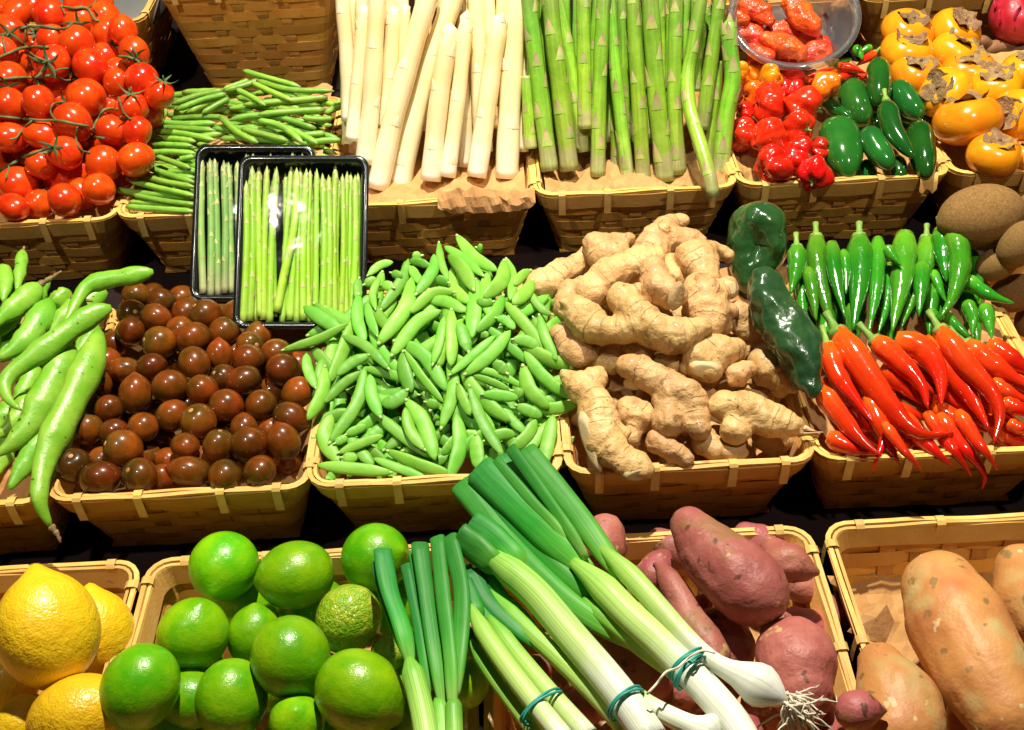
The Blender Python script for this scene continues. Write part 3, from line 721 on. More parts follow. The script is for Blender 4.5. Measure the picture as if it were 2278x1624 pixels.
for lab_, branches in [
    ('thin green vine stem with forked end across the upper left tomatoes', [[(-20, 385), (60, 350), (165, 312), (320, 312)], [(165, 312), (165, 240), (180, 180), (270, 168)], [(165, 312), (230, 370), (310, 405)], [(40, 360), (25, 290), (20, 230)]]),
    ('vine stem crossing the tomatoes left of the middle with hairy twigs', [[(-20, 525), (120, 512), (250, 510), (330, 500), (430, 530), (500, 520)], [(330, 500), (380, 460), (450, 450)], [(250, 510), (255, 560)]]),
    ('long straight vine stem with a cut end among the lower tomatoes', [[(-20, 765), (120, 780), (250, 792), (380, 795), (480, 815), (585, 832)], [(370, 795), (335, 745), (350, 685), (430, 672)], [(210, 795), (150, 850), (110, 905), (60, 920)], [(510, 830), (500, 910), (530, 985), (590, 1005)]]),
    ('thick vine stem running up from the left edge by the front tomatoes', [[(-20, 1130), (60, 1090), (170, 1030), (260, 995), (345, 970)], [(60, 1090), (40, 1180)]]),
    ('short bent vine twig between tomatoes on the right of the heap', [[(610, 850), (640, 790), (690, 722), (772, 720)], [(780, 640), (815, 740), (860, 785)]]),
    ('dark vine stem over the topmost tomatoes', [[(400, 40), (480, 55), (570, 55), (625, 130), (650, 135)], [(570, 55), (620, 20), (640, -20)], [(400, 40), (430, 90)]]),
    ('vine stem between the two upper rows of tomatoes', [[(130, 185), (250, 172), (420, 190), (480, 150), (520, 158)]]),
    ('vine twig joining orange tomatoes at the upper right of the heap', [[(780, 372), (840, 375), (905, 400), (915, 415)], [(870, 305), (900, 360), (905, 400)]]),
    ('cut vine twig in the dark gap above the lower tomatoes', [[(560, 925), (620, 905), (690, 912)], [(630, 905), (600, 850)]])]:
    root = None
    for i, br in enumerate(branches):
        Q = cr([Z1(*p) for p in br], 4 * len(br))
        P = []
        for q in Q:
            d = ray(*q).normalized(); best = 1e9
            for (_, p, rr, _) in tl:
                c = (p - CAM).dot(d); m2 = (p - CAM).length_squared - c * c
                if m2 < rr * rr: best = min(best, c - math.sqrt(rr * rr - m2))
            P.append(best)
        fin = [b for b in P if b < 1e8] or [1.2]
        P = [b if b < 1e8 else float(np.median(fin)) for b in P]
        for _ in range(3): P = [min(P[k], .25 * P[max(k - 1, 0)] + .5 * P[k] + .25 * P[min(k + 1, len(P) - 1)]) for k in range(len(P))]
        pts = [CAM + ray(*q).normalized() * (b - .002) for q, b in zip(Q, P)]
        rr = .0017 if i == 0 else .0011
        o = swept('tomato_vine' if root is None else 'twig', pts, [rr * R.uniform(.85, 1.25) for _ in pts], M['vine'], 7, parent=root)
        if root is None:
            root = o; tag(o, lab_, 'vine')

# ---------------------------------------------------------------- brown tomatoes
KUM = [fruit_mesh('brown_tomato', M['kumato'], e, .10, tp, wob=.015, seed=10 + i) for i, (e, tp) in enumerate(((1.0, .02), (1.12, .05), (1.25, .16)))]
scar = mesh('stem_scar', *(lambda r: (r[0], r[1]))(lathe([(1e-4, .05), (.06, .02), (.13, .03), (.16, 0), (.1, -.08), (1e-4, -.08)], 10)), material('stem_scar', (.42, .16, .05), (.5, .25, .1), 9, .5, rand=.2))
pK = Pile('kumato', z0=.000, slope=.06, bump=.012, bw=(.12, .10))
kum = [(895, 365, 58), (1060, 400, 88, 1, 160), (1230, 462, 90), (1355, 490, 100), (1030, 505, 92, 2, -30), (860, 600, 85), (1475, 600, 83), (1050, 675, 105), (1280, 648, 100), (1445, 762, 90, 2, 90), (1650, 690, 85),
       (1640, 782, 93), (1825, 740, 82), (820, 850, 88, 2, 180), (1280, 808, 100), (1865, 850, 100), (1610, 922, 98, 1, 200), (1960, 1002, 100, 1, 45), (895, 1015, 112, 2, 90), (1120, 962, 106), (1335, 985, 100, 0, -40),
       (1490, 1085, 104, 1, -10), (1720, 1085, 96), (720, 1110, 84), (1140, 1152, 100, 1, 40), (945, 1230, 92), (1310, 1195, 111), (1915, 1165, 104, 2, -25), (575, 1240, 92), (750, 1265, 88, 1, 20),
       (1440, 1352, 98), (1640, 1340, 112, 1, 10), (1870, 1325, 106, 2, 110), (810, 1370, 114), (490, 1482, 110), (660, 1565, 112, 1, 10), (920, 1545, 103), (1250, 1522, 112, 2, 170), (1485, 1550, 100), (1710, 1522, 105)]
kh = [(1000, 375, 75), (1210, 385, 62), (870, 485, 66), (905, 535, 62), (1190, 592, 78), (745, 690, 65), (1000, 835, 80), (1140, 800, 75), (1480, 905, 82), (1965, 830, 62), (800, 960, 78), (640, 945, 68), (710, 990, 62), (1790, 995, 80), (1040, 905, 75),
      (615, 1095, 70), (1610, 1235, 90), (1220, 1355, 90), (670, 1450, 78), (1065, 1570, 85), (1110, 1455, 85), (1560, 480, 70), (1560, 740, 80), (1180, 500, 70), (1500, 640, 70), (1740, 860, 85), (1380, 880, 85), (1000, 1130, 90), (1250, 1080, 80), (1600, 1020, 80), (860, 1160, 80), (1780, 1250, 85), (1500, 1220, 80), (620, 1350, 90), (960, 1420, 90), (1340, 1440, 85), (1760, 1420, 85), (1580, 1430, 80), (470, 1330, 80), (1900, 1440, 70), (1060, 1300, 85), (700, 800, 60), (1120, 620, 60), (780, 560, 60), (1090, 780, 70), (1960, 920, 60), (1400, 680, 70), (1700, 620, 60)]
kl = []
for j, q in enumerate(sorted(kum, key=lambda q: -q[1]) + kh):
    x, y, r = q[:3]; k = q[3] if len(q) > 3 else R.choice([0, 0, 1]); e = (1.0, 1.12, 1.25)[k]
    p, rr = pK.ball(Z4, x, y, max(r, 88) * 1.12, k=.84, maxp=.05)
    ax = -imgdir(q[4], .15) if len(q) > 3 else imgdir(R.uniform(0, 360), R.uniform(-.9, 1.0))
    o = placeobj('brown_tomato', KUM[k], axis_matrix(p, ax, R.uniform(0, 6)) @ Matrix.Diagonal((rr / (e ** .5) * R.uniform(.93, 1.05), rr / (e ** .5) * R.uniform(.93, 1.05), rr / (e ** .5) * R.uniform(.95, 1.08), 1)))
    if ax.dot(-fwd) > .1: child('stem_scar', scar, wmat(o) @ Matrix.Translation((0, 0, e - .1)) @ Matrix.Scale(1.0, 4), o)
    if j < len(kum): tag(o, 'x', 'tomato', 'brown tomatoes piled in the basket'); o['auto'] = 1
    else: tag(o, 'brown tomato half hidden in the gaps of the brown pile', 'tomato', 'half hidden brown tomatoes')
    kl.append((o, p, rr, Z4(x, y)))
for x, y, s_ in [(490, 1482, 'dark brown tomato in the front left corner of its basket'), (660, 1565, 'wide brown tomato lying sideways on the front rim, second from left'), (920, 1545, 'brown tomato with a red stem scar at the front rim'),
                 (1250, 1522, 'wide brown tomato with its point to the left at the front rim'), (1710, 1522, 'reddish brown tomato in the front right corner of its basket'), (1485, 1550, 'brown tomato second from right along the front rim'),
                 (1915, 1165, 'brown tomato pointing right at the edge beside the peas'), (1870, 1325, 'brown tomato with its point up near the right rim'), (895, 1015, 'tall brown tomato with its point up in the middle left of the pile'),
                 (820, 850, 'oval brown tomato lying sideways at the left of the pile'), (1030, 505, 'oval brown tomato pointing right near the back of the pile'), (1355, 490, 'greenish brown tomato under the corner of the back tray'),
                 (1960, 1002, 'oval brown tomato touching the loose pea pods'), (1310, 1195, 'large brown tomato hanging over a dark gap in the pile'), (1335, 985, 'brown tomato with a deep wrinkled stem hollow'), (575, 1240, 'greenish brown tomato at the left edge under the broad bean pod')]:
    relabel(kl, Z4, x, y, s_)

rank_labels(kl[:len(kum)], 6, 'brown tomato, {} in the {} row counted up from the rim')
# ---------------------------------------------------------------- persimmons
def persimmon_mesh(seed):
    prof = []
    for i in range(19):
        a = math.pi * i / 18; r = math.sin(a) ** .8; z = math.cos(a) * .74 - .16 * math.exp(-(a / .35) ** 2)
        prof.append((max(r, 1e-4), z))
    return mesh('persimmon', *lathe(prof, 24, lambda t, a: (1 + .035 * math.cos(4 * a) * math.sin(math.pi * t), 0))[:2], M['persimmon'])
PER = persimmon_mesh(0)
def pcalyx(seed):
    rr = random.Random(seed); V, F = [], []; ns, nr = 36, 8
    for i in range(nr):
        u = i / (nr - 1)
        for j in range(ns):
            a = 2 * math.pi * j / ns
            lob = .80 + .20 * abs(math.cos(2 * a + .3)) ** .6 + .10 * noise.noise(Vector((math.cos(a) * 3, math.sin(a) * 3, seed)))
            r_ = (.05 + .70 * u) * (1 if u < .4 else lob)
            cr_ = noise.noise(Vector((math.cos(a) * 2.3 * u, math.sin(a) * 2.3 * u, seed + 5.5)))
            z = .04 + .02 * u + u ** 2 * (.16 + .34 * cr_) * (.6 + .6 * abs(math.cos(2 * a + .3))) + .05 * noise.noise(Vector((a * 4, u * 6, seed)))
            z -= .10 * u ** 3 
            V.append((r_ * math.cos(a), r_ * math.sin(a), z))
    for i in range(nr - 1):
        for j in range(ns): F.append((i * ns + j, i * ns + (j + 1) % ns, (i + 1) * ns + (j + 1) % ns, (i + 1) * ns + j))
    v, f, _ = lathe([(1e-4, .16), (.06, .15), (.08, .08), (.09, 0), (1e-4, -.02)], 8); o = len(V); V += v; F += [tuple(i + o for i in q) for q in f]
    return mesh('calyx', V, F, M['pcalyx'])
pP = Pile('persimmon', z0=.012, slope=.40)
pers = [(2080, 1015, 170, 85, .75, 'persimmon resting low at the front rim of its basket'), (1910, 790, 205, 100, .25, 'large persimmon leaning on the left rim, crown turned up'), (2230, 760, 170, 178, .6, 'persimmon at the right edge with its crown turned left'),
        (1760, 610, 168, 165, .75, 'persimmon with its flat round crown facing the jalapenos'), (2095, 570, 168, 110, .75, 'persimmon with dark ragged crown near the right edge'), (1910, 470, 172, 95, .80, 'persimmon in the middle of the stack behind the flat-crowned one'),
        (1575, 490, 165, 90, .85, 'persimmon just behind the upright jalapeno'), (1830, 345, 155, 70, .8, 'persimmon in the second row from the back, right one'), (1512, 340, 165, 90, .8, 'persimmon in the second row from the back, left one'),
        (1830, 205, 158, 60, 1.0, 'backmost persimmon on the right, with broad crown facing forward'), (1515, 205, 162, 80, .9, 'backmost persimmon on the left of the stack'), (2290, 1020, 120, 90, .5, 'persimmon cut off by the right edge at the front rim'), (2290, 470, 150, 90, .6, 'persimmon cut off by the right edge behind the others')]
for j, (x, y, r, an, ti, lb) in enumerate(pers):
    p, rr = pP.ball(Z3, x, y, r * 1.05, k=.80, maxp=.04)
    o = placeobj('persimmon', PER, axis_matrix(p, imgdir(an, ti), R.uniform(0, 6)) @ Matrix.Scale(rr, 4))
    child('calyx', pcalyx(j), wmat(o) @ Matrix.Translation((0, 0, .575)) @ Matrix.Scale(.86, 4), o)
    tag(o, lb, 'persimmon', 'persimmons stacked in the right basket')

# ---------------------------------------------------------------- limes and lemons
LIM = [fruit_mesh('lime', M['lime'], e, .03, .10, .0, seed=20 + i, wob=.012, n=22, seg=28) for i, e in enumerate((1.04, 1.14))]
LIMY = fruit_mesh('lime', M['lime_y'], 1.1, .05, .08, 0, seed=30, wob=.03, n=22, seg=28)
LEM = fruit_mesh('lemon', M['lemon'], 1.18, 0, .16, .20, seed=31, wob=.02, n=26, seg=32)
pL = Pile('lime', z0=.022, slope=0.02)
limes = [(1420, 585, 222, 0, -100, .9, 0, 'lime with its navel showing, topmost left of the limes by the back rim'), (1875, 642, 232, 1, 190, .1, .004, 'oval lime with its nipple to the left by the back rim'), (1840, 1160, 258, 0, -60, .3, .022, 'round pale lime on top in the middle of the pile'),
         (890, 1352, 262, 1, -110, .1, .02, 'big bright lime at the lower left leaning on the lemon basket'), (1225, 1015, 228, 0, 70, .4, 0, 'half shaded lime below the top left lime'), (1465, 1425, 240, 1, -90, .2, .012, 'lime with a small scar at the bottom left of the pile'),
         (2280, 1385, 280, 1, -30, .2, .02, 'large lime beside the spring onion leaves at the bottom'), (2380, 530, 220, 0, 20, .6, .01, 'lime touching the tip of the left spring onion leaf'), (2205, 920, 215, 'y', 60, .2, 0, 'yellowish mottled lime under the leaf tip'),
         (1620, 1030, 190, 1, 90, .1, -.02, 'dark shaded lime in the gap behind the middle lime'), (1195, 1430, 200, 1, 0, .2, -.025, 'pale lime low down between two bigger limes'), (1080, 1620, 160, 0, 0, .4, .0, 'lime cut by the bottom edge on the left'), (1880, 1570, 180, 0, 80, .9, .0, 'lime cut by the bottom edge in the middle'),
         (2470, 1130, 120, 'y', 30, .2, -.02, 'lime mostly hidden behind the left spring onion leaf'), (2960, 1330, 150, 1, 80, .1, .0, 'yellow green lime peeking right of the left spring onion')]
for (x, y, r, k, an, ti, lf, lb) in limes:
    p, rr = pL.ball(ZL, x, y, r, lf, k=.90, maxp=.05)
    me = LIMY if k == 'y' else LIM[k]; e = 1.1 if k == 'y' else (1.04, 1.14)[k]
    o = placeobj('lime', me, axis_matrix(p, -imgdir(an, ti), R.uniform(0, 6)) @ Matrix.Scale(rr / e ** .5, 4)); tag(o, lb, 'lime', 'limes piled in the front basket')
for (x, y) in [(1200, 1250), (1700, 1300), (2000, 1350), (2150, 1600), (1550, 850), (2000, 880), (2500, 800), (2700, 1200), (2600, 1500), (1400, 1700), (1800, 1800), (2300, 1850), (2800, 1700)]:
    p, rr = pL.ball(ZL, x, y, 220, -.035, k=.9, maxp=.05)
    if p.z > .03:
        o = placeobj('lime', LIM[0], axis_matrix(p, imgdir(R.uniform(0, 360)), 0) @ Matrix.Scale(rr, 4)); tag(o, 'lime in the shaded lower layer of the lime basket', 'lime', 'limes hidden low in the front basket')
pM = Pile('lemon', z0=.025, slope=0.0)
for (x, y, r, an, ti, lf, lb) in [(300, 985, 330, -72, .25, .035, 'big bright lemon with pointed lower end, front left'), (610, 1010, 245, -80, .1, -.02, 'lemon behind the big one at the right basket side'), (490, 1550, 290, 30, .3, .0, 'lemon with bumpy skin at the bottom edge'), (40, 1330, 210, 60, .1, -.03, 'shaded lemon at the left edge below the big one'), (130, 1600, 190, 60, .1, -.02, 'dim lemon in the bottom left corner')]:
    p, rr = pM.ball(ZL, x, y, r, lf, k=.88, maxp=.06)
    o = placeobj('lemon', LEM, axis_matrix(p, -imgdir(an, ti), 1.0) @ Matrix.Scale(rr / 1.05, 4)); tag(o, lb, 'lemon', 'lemons in the corner basket')

# ---------------------------------------------------------------- kiwis
KIW = fruit_mesh('kiwi', M['kiwi'], 1.35, .03, .04, 0, seed=41, wob=.02, n=20, seg=24)
def kiwi_fuzz(seed):
    rr = random.Random(seed); V, F = [], []
    for _ in range(2600):
        a = math.acos(rr.uniform(-1, 1)); b = rr.uniform(0, 6.283)
        nn = Vector((math.sin(a) * math.cos(b), math.sin(a) * math.sin(b), math.cos(a)))
        p = Vector((nn.x, nn.y, nn.z * 1.35)) * .995; s = nn.orthogonal().normalized() * .0045; L_ = rr.uniform(.02, .05)
        dr = (nn + Vector((rr.gauss(0, .5), rr.gauss(0, .5), rr.gauss(0, .5) - .4))).normalized() * L_
        o = len(V); V += [p - s, p + s, p + dr]; F.append((o, o + 1, o + 2))
    return mesh('fuzz', V, F, material('kiwi_fuzz', (.42, .25, .10), (.34, .19, .07), 5, .8, .1, rand=0), smooth=False)
KF = kiwi_fuzz(3)
pW = Pile('chilli', z0=.065, slope=.15, drop=0)
for (x, y, r, an, ti, lb) in [(1350, 180, 178, 10, .1, 'large kiwi lying sideways, foremost and biggest of the kiwis'), (1535, 318, 110, 60, .5, 'kiwi at the right edge below the large kiwi'), (1425, 415, 92, 30, .6, 'shaded kiwi under the large kiwi'), (1512, 555, 105, 20, .6, 'kiwi low at the right edge above the red chillies'), (1575, 690, 70, 90, .3, 'kiwi cut off by the right edge beside the basket rim'), (1640, 150, 120, 20, .4, 'kiwi behind the large kiwi at the right edge')]:
    p = ony(*ZC(x, y), .955 if y < 200 else .915); rr = r * ZC.k * depth(p) / FPX
    (p,), (rr,) = pW.settle([p], [rr], .72, .03)
    e = 1.35
    o = placeobj('kiwi', KIW, axis_matrix(p, imgdir(an, ti), R.uniform(0, 6)) @ Matrix.Scale(rr / 1.16, 4)); tag(o, lb, 'kiwi', 'kiwi fruit at the right edge')
    f_ = child('fuzz', KF, wmat(o), o); f_['kind'] = 'stuff'

# ================================================================= long things
def uni(a, b): return R.uniform(a, b)
# ---------------------------------------------------------------- green beans
pB = Pile('bean', z0=.004, slope=.22, bump=.012, bw=(.12, .1))
beans = [[(1600, 465), (1750, 510), (1980, 572)], [(1690, 530), (1900, 590), (2200, 600)], [(1660, 545), (1800, 610), (1930, 665)], [(1750, 520), (1620, 560), (1480, 600)], [(1470, 595), (1300, 630), (1130, 690)], [(1490, 620), (1330, 660), (1160, 725)],
         [(1500, 635), (1370, 680), (1230, 745)], [(1510, 650), (1430, 690), (1330, 748)], [(1560, 590), (1660, 640), (1750, 695)], [(2160, 640), (1900, 665), (1600, 690)], [(2110, 688), (1800, 690), (1500, 715)], [(2140, 722), (1900, 735), (1700, 755)],
         [(1640, 530), (1560, 560), (1470, 590)], [(2275, 688), (2200, 715), (2140, 750)], [(2190, 782), (2090, 785), (1990, 778)], [(2080, 848), (1850, 775), (1650, 762), (1500, 795)], [(1450, 765), (1560, 870), (1700, 940)], [(1130, 785), (1300, 772), (1490, 772)],
         [(1095, 730), (1040, 822)], [(1150, 720), (1220, 745), (1300, 760)], [(1000, 842), (1180, 845), (1420, 860)], [(990, 862), (1200, 880), (1420, 925)], [(1020, 910), (1150, 915), (1290, 932)], [(1000, 950), (1130, 955), (1270, 962)], [(1060, 985), (1170, 975), (1290, 972)],
         [(1030, 1030), (1130, 1065), (1260, 1110)], [(1100, 1135), (1180, 1132), (1290, 1130)], [(1180, 1050), (1280, 1030)], [(920, 1080), (1080, 1140), (1290, 1205)], [(860, 1130), (1050, 1190), (1290, 1235)], [(855, 1190), (1050, 1240), (1290, 1292)],
         [(750, 1250), (950, 1275), (1290, 1300)], [(880, 1285), (1080, 1325), (1290, 1350)], [(830, 1362), (1000, 1375), (1290, 1395)], [(1400, 845), (1600, 875), (1880, 932)], [(1700, 795), (1850, 830), (2000, 945)], [(1830, 822), (1950, 870), (2090, 945)],
         [(1590, 850), (1750, 890), (1900, 930)], [(1990, 892), (2060, 885), (2140, 878)], [(2000, 770), (2080, 790), (2150, 805)], [(1450, 915), (1650, 910), (1900, 940)], [(2090, 905), (2060, 940), (2140, 960)], [(1180, 700), (1350, 660), (1500, 610)], [(1700, 560), (1950, 640), (2150, 655)],
         [(1500, 690), (1620, 730), (1760, 775)], [(1660, 690), (1900, 705), (2150, 690)], [(1040, 800), (1200, 820), (1420, 810)], [(1100, 920), (1300, 905), (1460, 880)], [(1560, 640), (1700, 670), (1850, 680)], [(960, 1010), (1100, 1000), (1290, 1010)], [(900, 1160), (1100, 1165), (1290, 1170)], [(850, 1330), (1050, 1345), (1290, 1370)]]
def bean_obj(P, rr):
    n = len(P); ph = uni(0, 6)
    o = swept('green_bean', P, rr, M['bean'], 8, 1.0, 0, lambda u: (min(1, .45 + u * 9) * min(1, .22 + (1 - u) * 7)) * (1 + .05 * math.sin(u * 34 + ph)))
    return o
bl = []
for pts in beans:
    P, rr = pB.path(Z1, pts, uni(38, 47), 16, k=.8, maxp=.03)
    o = bean_obj(P, rr); tag(o, 'slender green bean in the bean heap behind the trays', 'green bean', 'green beans in the basket'); q = Z1(*pts[0]); bl.append((o, None, None, q)); o['auto'] = 1
for x, y, s_ in [(1600, 465, 'topmost green bean sticking up at the back of the heap'), (2275, 688, 'green bean poking right over the rim towards the white asparagus'), (750, 1250, 'green bean reaching furthest left over the corner of the tomato basket'), (830, 1362, 'lowest green bean lying along the front rim'), (1095, 730, 'short stub of green bean beside the rightmost tomato')]: relabel(bl, Z1, x, y, s_)
rank_labels(bl, 9, 'green bean ending {} in the {} row from the rim')
for j in range(160):
    x = uni(940, 2150); y = uni(600, 1380)
    if x < 1000 and y < 950: continue
    L_ = uni(220, 420); a = uni(-.25, .35)
    pts = [(x - L_ / 2 * math.cos(a), y - L_ / 2 * math.sin(a)), (x, y + uni(-18, 18)), (x + L_ / 2 * math.cos(a), y + L_ / 2 * math.sin(a))]
    if min(p[0] for p in pts) < 860 + max(0, (1000 - y) * .35): continue
    P, rr = pB.path(Z1, pts, 42, 12, lift=-.003 - .014 * (j % 3) / 2, k=.7, maxp=.02)
    o = bean_obj(P, rr); tag(o, 'green bean buried in the lower layer of the bean heap', 'green bean', 'green beans low in the basket')

# ---------------------------------------------------------------- broad beans
pF = Pile('broad', z0=.012, slope=.20, bump=.01, drop=1.6)
def broad(pts, w, lb, n=22, lift=0, tail=None, maxp=.04, extra=1.0):
    P, rr = pF.path(Z4, pts, w * 1.3, n, lift=lift, k=.62, maxp=maxp)
    ph = uni(0, 6)
    def tap(u): return min(1, .30 + 2.2 * u ** .6) * min(1, .12 + 1.5 * (1 - u) ** .75) * (1 + .07 * math.sin(u * 19 + ph) + .035 * math.sin(u * 43 + ph)) * extra
    o = swept('broad_bean', P, rr, M['broad'], 14, .66, uni(-.2, .2), tap)
    tag(o, lb, 'broad bean', 'broad bean pods at the left')
    if tail:
        Q = cr([Z4(*p) for p in tail], 9); d0 = depth(P[0]); pp = []
        end = P[0] if (Vector(Z4(*tail[0])) - Vector(project(P[0]))).length < (Vector(Z4(*tail[0])) - Vector(project(P[-1]))).length else P[-1]
        D = depth(end)
        pp = [CAM + ray(*q) * D for q in Q]; w2 = uni(17, 22) * Z4.k * D / FPX
        swept('dry_stalk', pp, [w2 * (1.3 - .9 * i / 8) * (1 + .25 * math.sin(i * 2.3)) for i in range(9)], M['stalk'], 7, parent=o)
    return o
M['stalk'] = material('dry_stalk', (.17, .10, .045), (.34, .24, .10), 260, .75, rand=.1, bump=('noise', 500, .002, .6))
broad([(735, 440), (620, 480), (500, 560), (250, 745), (60, 880), (20, 960), (50, 1050), (140, 1115)], 118, 'long broad bean pod bent into a hook at its lower end', 26, .012)
broad([(655, 600), (600, 790), (430, 1150), (310, 1400), (260, 1620), (262, 1740), (340, 1890)], 158, 'long pale broad bean pod hanging over the front rim with a dry tip', 28, .008, [(335, 1880), (375, 1930), (400, 1990)])
broad([(470, 685), (390, 850), (210, 1190), (80, 1340), (-40, 1420)], 160, 'thick broad bean pod left of the pod that hangs over the rim', 24, .004)
broad([(265, 290), (180, 370), (80, 455), (-60, 570)], 120, 'broad bean pod at the left edge with a brown ragged stalk', 18, .006, [(260, 290), (330, 250), (405, 200)])
broad([(330, 390), (300, 450), (180, 640), (60, 740), (-40, 780)], 128, 'twisted broad bean pod below the one with the ragged stalk', 18, -.002, [(470, 375), (540, 385), (610, 400)])
broad([(1010, 203), (850, 235), (690, 260), (560, 310), (470, 470), (420, 560)], 92, 'broad bean pod pointing right over the back rim towards the brown tomatoes', 22, .004, None, .04, 1.0)
broad([(10, 160), (30, 260), (20, 400)], 90, 'broad bean pod standing at the left edge', 12, 0)
broad([(150, 60), (140, 150), (125, 250), (110, 340)], 62, 'upright broad bean with a dry forked stalk at the top left', 12, 0, [(140, 160), (150, 90), (160, 35)])
broad([(560, 400), (450, 490), (330, 620)], 120, 'broad bean pod tucked behind the hooked pod', 14, -.008)
broad([(370, 470), (300, 640), (150, 800), (20, 900)], 110, 'shaded broad bean pod under the hooked pod', 16, -.015)
broad([(330, 1230), (200, 1420), (60, 1640)], 120, 'dark shaded broad bean pod under the pod hanging over the rim', 16, -.02)
broad([(180, 1000), (120, 1180), (-30, 1300)], 110, 'shaded pod low at the left edge of the broad beans', 14, -.02)
for q_, w_, l_ in [([(700, 330), (560, 420), (430, 560), (330, 700)], 110, -.010), ([(520, 760), (430, 960), (330, 1150)], 120, -.016), ([(240, 820), (170, 1000), (60, 1150)], 115, -.012), ([(120, 380), (60, 520), (-30, 640)], 100, -.010), ([(330, 900), (250, 1080), (120, 1240)], 110, -.024), ([(420, 1240), (330, 1420), (230, 1600)], 120, -.022), ([(60, 1250), (20, 1420), (-40, 1560)], 110, -.02), ([(200, 440), (260, 330), (330, 260)], 90, -.012), ([(460, 330), (380, 400), (260, 470)], 100, -.014), ([(300, 560), (200, 700), (80, 830)], 110, -.03), ([(640, 560), (560, 700), (480, 860)], 100, -.03), ([(150, 260), (90, 330), (20, 420)], 90, -.02), ([(90, 1060), (40, 1160), (-30, 1250)], 110, -.03), ([(560, 980), (470, 1150), (380, 1320)], 110, -.035), ([(200, 560), (80, 700), (-40, 800)], 110, -.03)]:
    broad(q_, w_, 'broad bean pod in the lower layer of the left basket', 14, l_)
broad([(60, 580), (-10, 640), (-80, 700)], 110, 'short piece of broad bean pod at the left edge', 10, -.01)

